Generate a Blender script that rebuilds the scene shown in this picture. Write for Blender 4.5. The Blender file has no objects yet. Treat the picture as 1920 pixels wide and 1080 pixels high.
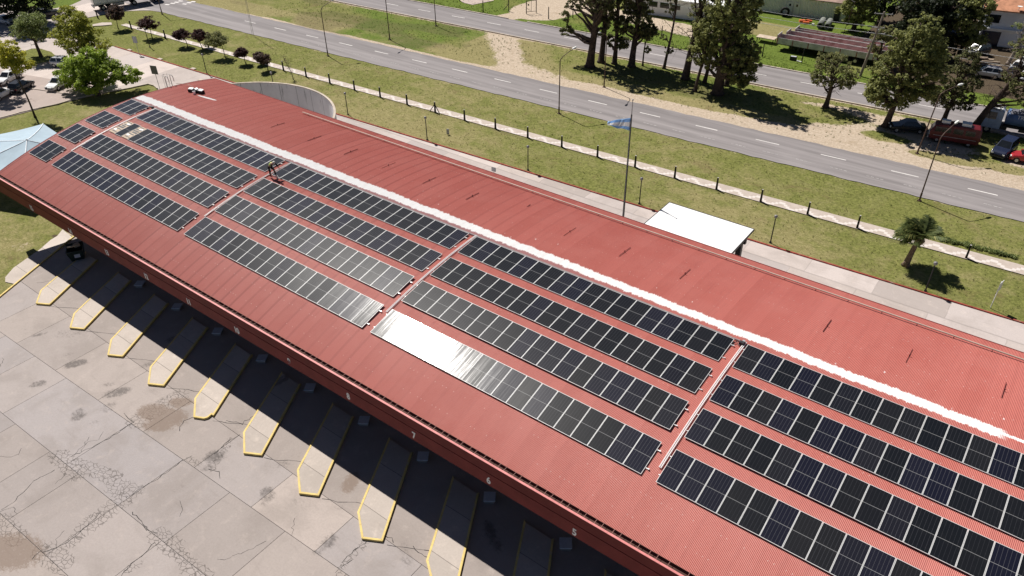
import bpy, bmesh, math, random
import numpy as np
from mathutils import Vector, Matrix, Euler
random.seed(7); RNG = np.random.default_rng(11)
S = bpy.context.scene
COL = S.collection
R_ = math.radians
PI = math.pi

# ------------------------------------------------------------------ camera
CAMZ = 40.0
FPX, PITCH, ROLL, YAW = 1423.21, 0.623177, -0.0174826, -0.655905
def cam_axes():
    cp, sp = math.cos(PITCH), math.sin(PITCH)
    f = np.array([cp*math.sin(YAW), cp*math.cos(YAW), -sp])
    r = np.array([math.cos(YAW), -math.sin(YAW), 0.0])
    u = np.cross(r, f)
    return (math.cos(ROLL)*r+math.sin(ROLL)*u, -math.sin(ROLL)*r+math.cos(ROLL)*u, f)
CR, CU, CF = cam_axes()
def ray(u, v): return CF + CR*(u-960)/FPX + CU*(540-v)/FPX
def P(u, v, z=0.0):
    d = ray(u, v); t = (z-CAMZ)/d[2]
    return (float(d[0]*t), float(d[1]*t))
def HG(b, t):
    g = P(*b); d = ray(*t); k = (d[0]*g[0]+d[1]*g[1])/(d[0]**2+d[1]**2)
    return float(d[2]*k+CAMZ)
def PX(x, y, z):
    p = np.array([x, y, z-CAMZ]); d = p@CF
    return (960+FPX*(p@CR)/d, 540-FPX*(p@CU)/d)
def inframe(x, y, z, m=0):
    u, v = PX(x, y, z)
    return -m < u < 1920+m and -m < v < 1080+m
cam = bpy.data.cameras.new('camera'); co = bpy.data.objects.new('camera', cam); COL.objects.link(co)
M = Matrix(((CR[0], CU[0], -CF[0], 0), (CR[1], CU[1], -CF[1], 0), (CR[2], CU[2], -CF[2], CAMZ), (0, 0, 0, 1)))
co.matrix_world = M
cam.sensor_width = 36; cam.lens = FPX/1920*36; cam.clip_start = 0.5; cam.clip_end = 6000
S.camera = co

# ------------------------------------------------------------------ light
SUN_EL, SUN_AZ = 53.6, 163.2      # azimuth of the direction towards the sun, from +X
sd = Vector((math.cos(R_(SUN_EL))*math.cos(R_(SUN_AZ)), math.cos(R_(SUN_EL))*math.sin(R_(SUN_AZ)), math.sin(R_(SUN_EL))))
sl = bpy.data.lights.new('sun', 'SUN'); sl.energy = 5.0; sl.angle = R_(0.5); sl.color = (1.0, 0.955, 0.90)
so = bpy.data.objects.new('sun', sl); COL.objects.link(so)
so.rotation_euler = (-sd).to_track_quat('-Z', 'Y').to_euler(); so.location = (-60, 60, 90)
W = bpy.data.worlds.new('World'); S.world = W; W.use_nodes = True
wn = W.node_tree; wn.nodes.clear()
sky = wn.nodes.new('ShaderNodeTexSky'); sky.sky_type = 'NISHITA'; sky.sun_disc = False
sky.sun_elevation = R_(SUN_EL); sky.sun_rotation = math.atan2(sd.x, sd.y); sky.air_density = 0.45; sky.dust_density = 0.3; sky.altitude = 400
bg = wn.nodes.new('ShaderNodeBackground'); bg.inputs['Strength'].default_value = 0.05
wo = wn.nodes.new('ShaderNodeOutputWorld')
wn.links.new(sky.outputs[0], bg.inputs[0]); wn.links.new(bg.outputs[0], wo.inputs[0])
S.view_settings.view_transform = 'Standard'; S.view_settings.look = 'None'
S.view_settings.exposure = 0.24; S.view_settings.gamma = 1.0
S.render.engine = 'CYCLES'
S.cycles.max_bounces = 6; S.cycles.transparent_max_bounces = 8

# ------------------------------------------------------------------ materials
class NT:
    """small helper round a node tree"""
    def __init__(s, name):
        s.m = bpy.data.materials.new(name); s.m.use_nodes = True
        s.t = s.m.node_tree; s.t.nodes.clear()
        s.out = s.n('ShaderNodeOutputMaterial'); s.b = s.n('ShaderNodeBsdfPrincipled')
        s.l(s.b.outputs[0], s.out.inputs[0])
    def n(s, k, **kw):
        o = s.t.nodes.new(k)
        for a, v in kw.items(): setattr(o, a, v)
        return o
    def l(s, a, b): s.t.links.new(a, b)
    def put(s, inp, v):
        if hasattr(v, 'is_linked') or hasattr(v, 'links'): s.l(v, inp)
        else: inp.default_value = v
    def pos(s):
        if not hasattr(s, '_p'): s._p = s.n('ShaderNodeNewGeometry').outputs['Position']
        return s._p
    def obj(s):
        return s.n('ShaderNodeTexCoord').outputs['Object']
    def scale(s, v, sc, rot=(0, 0, 0), loc=(0, 0, 0)):
        q = s.n('ShaderNodeMapping'); s.l(v, q.inputs[0]); q.inputs['Scale'].default_value = sc
        q.inputs['Rotation'].default_value = rot; q.inputs['Location'].default_value = loc
        return q.outputs[0]
    def noise(s, v, scale, detail=4, rough=0.55, dist=0.0):
        q = s.n('ShaderNodeTexNoise'); s.l(v, q.inputs['Vector']); q.inputs['Scale'].default_value = scale
        q.inputs['Detail'].default_value = detail; q.inputs['Roughness'].default_value = rough
        q.inputs['Distortion'].default_value = dist
        return q.outputs[0]
    def voro(s, v, scale, feature='F1'):
        q = s.n('ShaderNodeTexVoronoi', feature=feature); s.l(v, q.inputs['Vector']); q.inputs['Scale'].default_value = scale
        return q
    def math(s, op, a, b=0.0, c=0.0, clamp=False):
        q = s.n('ShaderNodeMath', operation=op, use_clamp=clamp)
        s.put(q.inputs[0], a); s.put(q.inputs[1], b)
        if len(q.inputs) > 2: s.put(q.inputs[2], c)
        return q.outputs[0]
    def step(s, v, a, b, to0=0.0, to1=1.0):
        q = s.n('ShaderNodeMapRange', interpolation_type='SMOOTHSTEP'); s.l(v, q.inputs[0])
        q.inputs[1].default_value = a; q.inputs[2].default_value = b; q.inputs[3].default_value = to0; q.inputs[4].default_value = to1
        return q.outputs[0]
    def mix(s, f, a, b, mode='MIX'):
        q = s.n('ShaderNodeMix', data_type='RGBA', blend_type=mode)
        s.put(q.inputs[0], f)
        for i, v in ((6, a), (7, b)):
            if isinstance(v, tuple): q.inputs[i].default_value = (v[0], v[1], v[2], 1)
            else: s.l(v, q.inputs[i])
        return q.outputs[2]
    def ramp(s, v, stops):
        q = s.n('ShaderNodeValToRGB'); s.l(v, q.inputs[0]); e = q.color_ramp.elements
        while len(e) < len(stops): e.new(0.5)
        for i, (p, c) in enumerate(stops): e[i].position = p; e[i].color = (c[0], c[1], c[2], 1)
        return q.outputs[0]
    def xyz(s, v):
        q = s.n('ShaderNodeSeparateXYZ'); s.l(v, q.inputs[0]); return q.outputs
    def attr(s, name):
        q = s.n('ShaderNodeAttribute'); q.attribute_name = name; return q.outputs['Fac']
    def bump(s, h, strength=0.4, dist=0.02):
        q = s.n('ShaderNodeBump'); s.l(h, q.inputs['Height']); q.inputs['Strength'].default_value = strength; q.inputs['Distance'].default_value = dist
        s.l(q.outputs[0], s.b.inputs['Normal']); return q
    def col(s, v): s.put(s.b.inputs['Base Color'], (v[0], v[1], v[2], 1) if isinstance(v, tuple) else v)
    def rough(s, v): s.put(s.b.inputs['Roughness'], v)
    def spec(s, v): s.b.inputs['Specular IOR Level'].default_value = v

def plain(name, c, rough=0.6, metal=0.0, var=0.12, sc=3.0, spec=0.4, dirt=None):
    """paint, metal, concrete and the like: a colour that varies a little with noise over the thing"""
    k = NT(name); p = k.obj()
    n = k.noise(p, sc, 5, 0.6)
    lo = tuple(x*(1-var) for x in c); hi = tuple(min(1, x*(1+var)) for x in c)
    cc = k.mix(k.step(n, 0.3, 0.7), lo, hi)
    if dirt:
        d = k.noise(p, sc*0.7, 6, 0.7, 0.6); cc = k.mix(k.step(d, 0.52, 0.72), cc, dirt)
    k.col(cc); k.rough(rough); k.b.inputs['Metallic'].default_value = metal; k.spec(spec)
    return k.m

def foliage(name, dark, light, extra=None):
    k = NT(name)
    g = k.n('ShaderNodeNewGeometry'); r = g.outputs['Random Per Island']
    p = k.obj()
    n = k.noise(p, 0.55, 3)
    c = k.mix(k.math('ADD', k.math('MULTIPLY', r, 0.65), k.math('MULTIPLY', k.step(n, 0.35, 0.65), 0.35)), dark, light)
    if extra: c = k.mix(k.step(r, 0.9, 0.96), c, extra)
    k.col(c); k.rough(0.55); k.spec(0.25)
    tr = k.n('ShaderNodeBsdfTranslucent'); k.l(c, tr.inputs[0])
    mx = k.n('ShaderNodeMixShader'); mx.inputs[0].default_value = 0.46
    k.l(k.b.outputs[0], mx.inputs[1]); k.l(tr.outputs[0], mx.inputs[2]); k.l(mx.outputs[0], k.out.inputs[0])
    return k.m

MT = {}
def mat_ground():
    k = NT('grass_and_dirt'); p = k.pos()
    big = k.noise(p, 0.06, 4, 0.6); mid = k.noise(p, 0.45, 5, 0.65); fine = k.noise(p, 3.2, 6, 0.75); tiny = k.noise(p, 9.0, 3, 0.7)
    strand = k.noise(k.scale(p, (1.0, 2.3, 1), (0, 0, 0.4)), 2.2, 6, 0.8, 1.5)
    green = k.mix(k.step(fine, 0.3, 0.7), (0.098, 0.112, 0.026), (0.25, 0.255, 0.076))
    dry = k.mix(k.step(strand, 0.3, 0.72), (0.185, 0.160, 0.062), (0.40, 0.35, 0.17))
    brown = (0.175, 0.125, 0.065)
    dryf = k.math('ADD', k.attr('dry'), k.math('MULTIPLY', k.math('SUBTRACT', mid, 0.5), 1.5), clamp=True)
    dryf = k.step(k.math('ADD', dryf, k.math('MULTIPLY', k.math('SUBTRACT', strand, 0.5), 0.9)), 0.2, 0.8)
    c = k.mix(dryf, green, dry)
    c = k.mix(k.math('MULTIPLY', k.step(k.noise(k.scale(p, (1, 1.8, 1), (0, 0, -0.3)), 1.1, 6, 0.75, 0.7), 0.5, 0.7), 0.38), c, (0.088, 0.088, 0.030))
    c = k.mix(k.math('MULTIPLY', k.step(k.noise(p, 0.23, 5, 0.7, 0.8), 0.55, 0.72), 0.55), c, brown)
    lush = k.mix(k.step(fine, 0.3, 0.7), (0.070, 0.108, 0.016), (0.175, 0.230, 0.042))
    c = k.mix(k.step(k.math('ADD', k.attr('lush'), k.math('MULTIPLY', k.math('SUBTRACT', mid, 0.5), 0.9)), 0.3, 0.75), c, lush)
    c = k.mix(k.math('MULTIPLY', k.step(tiny, 0.5, 0.3), 0.35), c, (0.05, 0.052, 0.016))
    sand = k.mix(k.step(fine, 0.3, 0.75), (0.40, 0.315, 0.23), (0.62, 0.52, 0.41))
    sand = k.mix(k.math('MULTIPLY', k.step(mid, 0.55, 0.75), 0.5), sand, (0.30, 0.22, 0.135))
    df = k.math('ADD', k.attr('dirt'), k.math('ADD', k.math('MULTIPLY', k.math('SUBTRACT', mid, 0.5), 0.9), k.math('MULTIPLY', k.math('SUBTRACT', fine, 0.5), 0.75)))
    c = k.mix(k.step(df, 0.40, 0.66), c, sand)
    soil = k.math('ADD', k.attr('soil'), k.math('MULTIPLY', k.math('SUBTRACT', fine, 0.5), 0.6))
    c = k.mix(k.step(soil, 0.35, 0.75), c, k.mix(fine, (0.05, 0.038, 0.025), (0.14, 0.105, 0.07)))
    k.col(c); k.rough(0.95); k.spec(0.1)
    k.bump(k.math('ADD', fine, strand), 0.8, 0.09)
    return k.m
def mat_asphalt(name, base, seed):
    k = NT(name); p = k.pos()
    streak = k.noise(k.scale(p, (0.035, 0.9, 1), (0, 0, -0.052), (seed, 0, 0)), 1.0, 5, 0.6)
    patch = k.noise(p, 0.16, 4, 0.6); fine = k.noise(p, 9.0, 4, 0.8)
    lo = tuple(x*0.78 for x in base); hi = tuple(x*1.17 for x in base)
    c = k.mix(k.step(streak, 0.3, 0.7), lo, hi)
    c = k.mix(k.math('MULTIPLY', k.step(patch, 0.5, 0.7), 0.35), c, tuple(x*1.28 for x in base))
    c = k.mix(k.math('MULTIPLY', fine, 0.28), c, tuple(x*0.55 for x in base))
    ln = k.attr('lane')
    c = k.mix(k.math('MULTIPLY', ln, 0.75), c, tuple(x*1.45 for x in base))
    k.col(c); k.rough(0.85); k.spec(0.2); k.bump(fine, 0.35, 0.02)
    return k.m
def mat_concrete(name, base, tint=(0.92, 0.98, 1.08), slab=(4.72, 4.86), off=(0.0, 14.22), attrs=False, joint=True, toned=False, jw=0.75):
    k = NT(name); p = k.pos(); x, y, z = k.xyz(p)
    row = k.math('FLOOR', k.math('DIVIDE', k.math('SUBTRACT', y, off[1]), slab[1]))
    rr = k.n('ShaderNodeTexWhiteNoise', noise_dimensions='1D'); k.l(row, rr.inputs['W'])
    xs = k.math('ADD', k.math('ADD', x, k.math('MULTIPLY', y, 0.02)), k.math('MULTIPLY', rr.outputs[0], 3.0))
    colm = k.math('FLOOR', k.math('DIVIDE', xs, slab[0]))
    cmb = k.n('ShaderNodeCombineXYZ'); k.l(row, cmb.inputs[0]); k.l(colm, cmb.inputs[1])
    wn_ = k.n('ShaderNodeTexWhiteNoise', noise_dimensions='3D'); k.l(cmb.outputs[0], wn_.inputs['Vector'])
    cell = wn_.outputs[0]; cellc = wn_.outputs[1]
    if toned: cell = k.attr('tone')
    big = k.noise(p, 0.28, 5, 0.65, 0.5); mid = k.noise(p, 1.1, 6, 0.7); fine = k.noise(p, 7.0, 5, 0.8)
    c = k.mix(cell, tuple(a*0.74 for a in base), tuple(min(1, a*1.28) for a in base))
    c = k.mix(k.math('MULTIPLY', k.attr('tint') if toned else k.xyz(cellc)[2], 0.85 if toned else 0.5), c, tuple(a*b for a, b in zip(base, tint)))
    c = k.mix(k.math('MULTIPLY', k.step(big, 0.42, 0.7), 0.45), c, tuple(a*0.66 for a in base))
    c = k.mix(k.math('MULTIPLY', k.step(mid, 0.52, 0.72), 0.4), c, tuple(min(1, a*1.25) for a in base))
    c = k.mix(k.math('MULTIPLY', k.step(fine, 0.35, 0.7), 0.22), c, tuple(a*0.55 for a in base))
    drag = k.noise(k.scale(p, (0.25, 1.6, 1), (0, 0, 1.05)), 1.0, 5, 0.7)
    c = k.mix(k.math('MULTIPLY', k.step(drag, 0.55, 0.75), 0.3), c, tuple(a*0.6 for a in base))
    if joint:
        wob = k.math('MULTIPLY', k.math('SUBTRACT', k.noise(p, 0.8, 5, 0.7), 0.5), 0.09)
        fy = k.math('ABSOLUTE', k.math('ADD', k.math('SUBTRACT', k.math('FRACT', k.math('ADD', k.math('DIVIDE', k.math('SUBTRACT', y, off[1]), slab[1]), 0.5)), 0.5), k.math('MULTIPLY', wob, 0.2)))
        fx = k.math('ABSOLUTE', k.math('ADD', k.math('SUBTRACT', k.math('FRACT', k.math('ADD', k.math('DIVIDE', xs, slab[0]), 0.5)), 0.5), k.math('MULTIPLY', wob, 0.5)))
        j = k.math('MAXIMUM', k.step(fy, 0.010, 0.003), k.math('MULTIPLY', k.step(fx, 0.009, 0.003), 0.8))
        c = k.mix(k.math('MULTIPLY', j, jw), c, tuple(a*0.22 for a in base))
    if attrs:
        cm = k.attr('crack')
        warp = k.n('ShaderNodeVectorMath', operation='ADD'); k.l(p, warp.inputs[0])
        nz = k.n('ShaderNodeTexNoise'); k.l(p, nz.inputs['Vector']); nz.inputs['Scale'].default_value = 1.5; nz.inputs['Detail'].default_value = 4
        sc = k.n('ShaderNodeVectorMath', operation='SCALE'); k.l(nz.outputs[1], sc.inputs[0]); sc.inputs[3].default_value = 0.5
        k.l(sc.outputs[0], warp.inputs[1])
        v = k.voro(k.scale(warp.outputs[0], (1.0, 1.7, 1), (0, 0, 0.5)), 2.5, 'DISTANCE_TO_EDGE')
        line = k.step(v.outputs[0], 0.085, 0.015)
        gate = k.step(k.math('ADD', cm, k.math('MULTIPLY', k.math('SUBTRACT', mid, 0.5), 0.9)), 0.42, 0.6)
        c = k.mix(k.math('MULTIPLY', k.math('MULTIPLY', line, gate), 0.74), c, tuple(a*0.25 for a in base))
        sn_ = k.noise(k.scale(p, (1.0, 1.9, 1), (0, 0, 0.55)), 2.6, 7, 0.8)
        st = k.math('ADD', k.attr('stain'), k.math('ADD', k.math('MULTIPLY', k.math('SUBTRACT', mid, 0.5), 1.1), k.math('MULTIPLY', k.math('SUBTRACT', sn_, 0.5), 1.8)))
        st = k.math('MULTIPLY', k.step(st, 0.35, 1.05), k.step(k.attr('stain'), 0.02, 0.35))
        c = k.mix(k.math('MULTIPLY', st, 0.72), c, (0.085, 0.075, 0.07))
        rs = k.math('ADD', k.attr('rust'), k.math('ADD', k.math('MULTIPLY', k.math('SUBTRACT', fine, 0.5), 1.2), k.math('MULTIPLY', k.math('SUBTRACT', sn_, 0.5), 2.2)))
        c = k.mix(k.math('MULTIPLY', k.math('MULTIPLY', k.step(rs, 0.3, 0.9), k.step(k.attr('rust'), 0.02, 0.3)), 0.7), c, (0.20, 0.145, 0.11))
    k.col(c); k.rough(0.85); k.spec(0.25); k.bump(k.math('ADD', fine, mid), 0.25, 0.02)
    return k.m
def mat_roof():
    k = NT('red_corrugated_sheet'); p = k.pos(); x, y, z = k.xyz(p)
    red = (0.450, 0.130, 0.104)
    # each sheet is 0.76 m wide and has faded a little differently
    sh = k.math('DIVIDE', x, 1.065); cell = k.math('FLOOR', sh)
    w = k.n('ShaderNodeTexWhiteNoise', noise_dimensions='1D'); k.l(cell, w.inputs['W'])
    c = k.mix(w.outputs[0], tuple(a*0.975 for a in red), (0.485, 0.150, 0.122))
    n = k.noise(p, 0.35, 5, 0.65); c = k.mix(k.math('MULTIPLY', k.step(n, 0.38, 0.7), 0.5), c, (0.50, 0.175, 0.145))
    n2 = k.noise(k.scale(p, (3.2, 0.35, 0.35)), 1.0, 5, 0.7); c = k.mix(k.math('MULTIPLY', k.step(n2, 0.5, 0.8), 0.3), c, (0.31, 0.08, 0.068))
    fr = k.math('FRACT', sh); lap = k.math('MULTIPLY', k.step(k.math('ABSOLUTE', k.math('SUBTRACT', fr, 0.12)), 0.13, 0.05), k.step(x, -20.0, -50.0, 0.2, 1.0))
    c = k.mix(k.math('MULTIPLY', lap, k.math('ADD', 0.12, k.math('MULTIPLY', w.outputs[0], 0.42))), c, (0.24, 0.055, 0.048))
    # screw heads, pale, in lines above the purlins
    yy = k.math('ABSOLUTE', k.math('SUBTRACT', k.math('FRACT', k.math('DIVIDE', k.math('SUBTRACT', y, 22.9), 1.36)), 0.5))
    xx = k.math('ABSOLUTE', k.math('SUBTRACT', k.math('FRACT', k.math('DIVIDE', x, 0.304)), 0.5))
    sn = k.n('ShaderNodeTexWhiteNoise', noise_dimensions='2D')
    cb = k.n('ShaderNodeCombineXYZ'); k.l(k.math('FLOOR', k.math('DIVIDE', x, 0.304)), cb.inputs[0]); k.l(k.math('FLOOR', k.math('DIVIDE', k.math('SUBTRACT', y, 22.9), 1.36)), cb.inputs[1]); k.l(cb.outputs[0], sn.inputs['Vector'])
    dot = k.math('MULTIPLY', k.math('MULTIPLY', k.step(yy, 0.030, 0.012), k.step(xx, 0.13, 0.07)), k.step(sn.outputs[0], 0.55, 0.75))
    c = k.mix(k.math('MULTIPLY', dot, 0.65), c, (0.62, 0.40, 0.36))
    # greyish old sealant beside the white band, then the white band itself: paint rolled over the crest
    e = k.noise(k.scale(p, (2.6, 0.4, 0.4)), 1.0, 8, 0.85); e2 = k.noise(k.scale(p, (0.16, 0.01, 0.01)), 1.0, 3)
    d0 = k.math('ADD', k.math('SUBTRACT', y, 38.33), k.math('MULTIPLY', k.math('SUBTRACT', e2, 0.5), 0.5))
    ed = k.math('MULTIPLY', k.math('SUBTRACT', e, 0.5), 0.95)
    gate = k.step(x, 3.9, 3.2)
    thin = k.step(x, -70.0, -10.0, 0.0, 0.14)
    lowb = k.step(k.math('ADD', d0, ed), -0.95, -0.86); lowt = k.step(k.math('ADD', d0, ed), -0.30, -0.4)
    left = k.step(x, -30.0, -14.0, 1.0, 0.12)
    c = k.mix(k.math('MULTIPLY', k.math('MULTIPLY', k.math('MULTIPLY', lowb, lowt), 0.65), left), c, (0.34, 0.22, 0.23))
    hw = k.math('SUBTRACT', 0.50, thin)
    inside = k.step(k.math('SUBTRACT', k.math('ABSOLUTE', k.math('ADD', d0, ed)), hw), 0.05, -0.04)
    tail = k.math('MULTIPLY', k.step(k.math('ABSOLUTE', k.math('ADD', k.math('SUBTRACT', y, 38.42), k.math('MULTIPLY', ed, 0.4))), 0.14, 0.09), k.step(x, 12.0, 9.0))
    # second splash beside the tools
    qx = k.math('DIVIDE', k.math('SUBTRACT', x, -73.9), 1.5); qy = k.math('DIVIDE', k.math('SUBTRACT', k.math('SUBTRACT', y, 42.66), k.math('MULTIPLY', k.math('ADD', x, 73.9), 0.11)), 0.17)
    sp = k.math('ADD', k.math('POWER', k.math('ABSOLUTE', qx), 2.0), k.math('MULTIPLY', qy, qy))
    sp = k.step(k.math('ADD', sp, k.math('MULTIPLY', ed, 1.5)), 1.1, 0.8)
    sp2 = k.math('MULTIPLY', k.step(k.voro(k.scale(p, (1.6, 0.8, 0.8)), 1.0).outputs[0], 0.085, 0.05), k.math('MULTIPLY', k.step(k.math('ABSOLUTE', k.math('SUBTRACT', y, 39.6)), 1.5, 0.2), k.step(x, -55.0, -30.0)))
    wf = k.math('MAXIMUM', k.math('MAXIMUM', k.math('MULTIPLY', inside, gate), tail), k.math('MAXIMUM', sp, k.math('MULTIPLY', sp2, 0.8)))
    pw = k.noise(k.scale(p, (4.0, 0.8, 0.8)), 1.0, 6, 0.8); c = k.mix(wf, c, k.mix(k.step(pw, 0.4, 0.75), (0.86, 0.85, 0.84), (0.76, 0.73, 0.71)))
    k.col(c); k.rough(0.46); k.spec(0.4)
    return k.m
def mat_cells():
    k = NT('solar_cells'); p = k.obj(); x, y, z = k.xyz(p)
    oi = k.n('ShaderNodeObjectInfo').outputs['Random']
    ax = k.math('ABSOLUTE', k.math('SUBTRACT', k.math('FRACT', k.math('ADD', k.math('MULTIPLY', x, 6/1.09), 0.5)), 0.5))     # gaps between the six columns
    gx = k.step(ax, 0.050, 0.030)
    ay = k.math('ABSOLUTE', k.math('SUBTRACT', k.math('FRACT', k.math('MULTIPLY', y, 24/2.24)), 0.5))
    gy = k.step(ay, 0.455, 0.48)
    mid = k.step(k.math('ABSOLUTE', y), 0.014, 0.009)
    r2 = k.n('ShaderNodeTexWhiteNoise', noise_dimensions='1D'); k.l(oi, r2.inputs['W'])
    c = k.mix(oi, (0.0065, 0.0075, 0.0095), (0.013, 0.013, 0.014))
    c = k.mix(k.math('MULTIPLY', k.step(r2.outputs[0], 0.5, 0.9), 0.6), c, (0.008, 0.008, 0.022))
    vis = k.step(r2.outputs[0], 0.0, 1.0, 0.25, 0.85)
    c = k.mix(k.math('MULTIPLY', gx, vis), c, (0.085, 0.085, 0.095))
    c = k.mix(k.math('MULTIPLY', gy, k.math('MULTIPLY', k.step(oi, 0.45, 1.0), 0.45)), c, (0.055, 0.055, 0.06))
    c = k.mix(mid, c, (0.24, 0.24, 0.24))
    dust = k.noise(p, 3.0, 5, 0.7); c = k.mix(k.math('MULTIPLY', k.step(dust, 0.5, 0.8), 0.03), c, (0.3, 0.27, 0.24))
    w1 = k.n('ShaderNodeCombineXYZ'); k.l(k.math('ADD', k.math('MULTIPLY', x, 1.0), k.math('MULTIPLY', oi, 37.0)), w1.inputs[0]); k.l(k.math('MULTIPLY', y, 0.05), w1.inputs[1])
    bb = k.bump(k.noise(w1.outputs[0], 1.9, 3, 0.55), 1.0, 0.010)
    k.b.inputs['Coat Weight'].default_value = 0.16; k.b.inputs['Coat Roughness'].default_value = 0.36
    k.col(c); k.spec(0.5); k.b.inputs['IOR'].default_value = 1.5
    k.rough(k.math('ADD', 0.080, k.math('MULTIPLY', k.step(dust, 0.4, 0.7), 0.008)))
    return k.m
def mat_path():
    k = NT('path_tiles'); p = k.pos(); x, y, z = k.xyz(p)
    yy = k.math('SUBTRACT', y, k.math('ADD', 72.95, k.math('MULTIPLY', x, 0.0415)))
    zig = k.math('MULTIPLY', k.math('ABSOLUTE', k.math('SUBTRACT', k.math('FRACT', k.math('DIVIDE', x, 2.5)), 0.5)), 2.0)
    zq = k.math('DIVIDE', k.math('FLOOR', k.math('MULTIPLY', zig, 4)), 4)
    dl = k.math('ABSOLUTE', k.math('SUBTRACT', yy, k.math('ADD', 0.1, k.math('MULTIPLY', zq, 1.15))))
    wht = k.step(dl, 0.24, 0.2)
    n = k.noise(p, 1.2, 5, 0.7); f = k.noise(p, 6, 4, 0.7)
    c = k.mix(k.step(n, 0.35, 0.7), (0.46, 0.39, 0.335), (0.56, 0.48, 0.42))
    c = k.mix(k.math('MULTIPLY', wht, 0.7), c, (0.78, 0.73, 0.69))
    c = k.mix(k.math('MULTIPLY', f, 0.25), c, (0.25, 0.2, 0.16))
    k.col(c); k.rough(0.85); return k.m
def mat_wall_stained():
    k = NT('stained_concrete_wall'); p = k.pos(); x, y, z = k.xyz(p)
    ang = k.math('ARCTAN2', k.math('SUBTRACT', y, 46.3), k.math('ADD', x, 77.42))
    cb = k.n('ShaderNodeCombineXYZ'); k.l(k.math('MULTIPLY', ang, 12.6), cb.inputs[0]); k.l(k.math('MULTIPLY', z, 0.16), cb.inputs[1])
    s = k.noise(cb.outputs[0], 1.3, 6, 0.75); top = k.step(z, 1.2, 4.6)
    c = k.mix(k.step(k.noise(p, 0.5, 4), 0.3, 0.7), (0.74, 0.73, 0.75), (0.84, 0.83, 0.85))
    c = k.mix(k.math('MULTIPLY', k.math('MULTIPLY', k.step(s, 0.55, 0.68), top), 0.8), c, (0.10, 0.10, 0.11))
    seam = k.math('ABSOLUTE', k.math('SUBTRACT', k.math('FRACT', k.math('MULTIPLY', ang, 12.6/2.6)), 0.5))
    c = k.mix(k.step(seam, 0.012, 0.006), c, (0.15, 0.15, 0.16))
    k.col(c); k.rough(0.9); return k.m
def mat_flag():
    k = NT('flag_cloth'); p = k.n('ShaderNodeUVMap').outputs[0]; x, y, z = k.xyz(p)
    w = k.math('MULTIPLY', k.step(y, 0.30, 0.32), k.step(y, 0.70, 0.68))
    k.col(k.mix(w, (0.46, 0.68, 0.93), (0.92, 0.92, 0.92))); k.rough(0.8)
    tr = k.n('ShaderNodeBsdfTranslucent'); k.l(k.b.inputs['Base Color'].links[0].from_socket, tr.inputs[0]); mx = k.n('ShaderNodeMixShader'); mx.inputs[0].default_value = 0.5
    k.l(k.b.outputs[0], mx.inputs[1]); k.l(tr.outputs[0], mx.inputs[2]); k.l(mx.outputs[0], k.out.inputs[0]); return k.m

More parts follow.
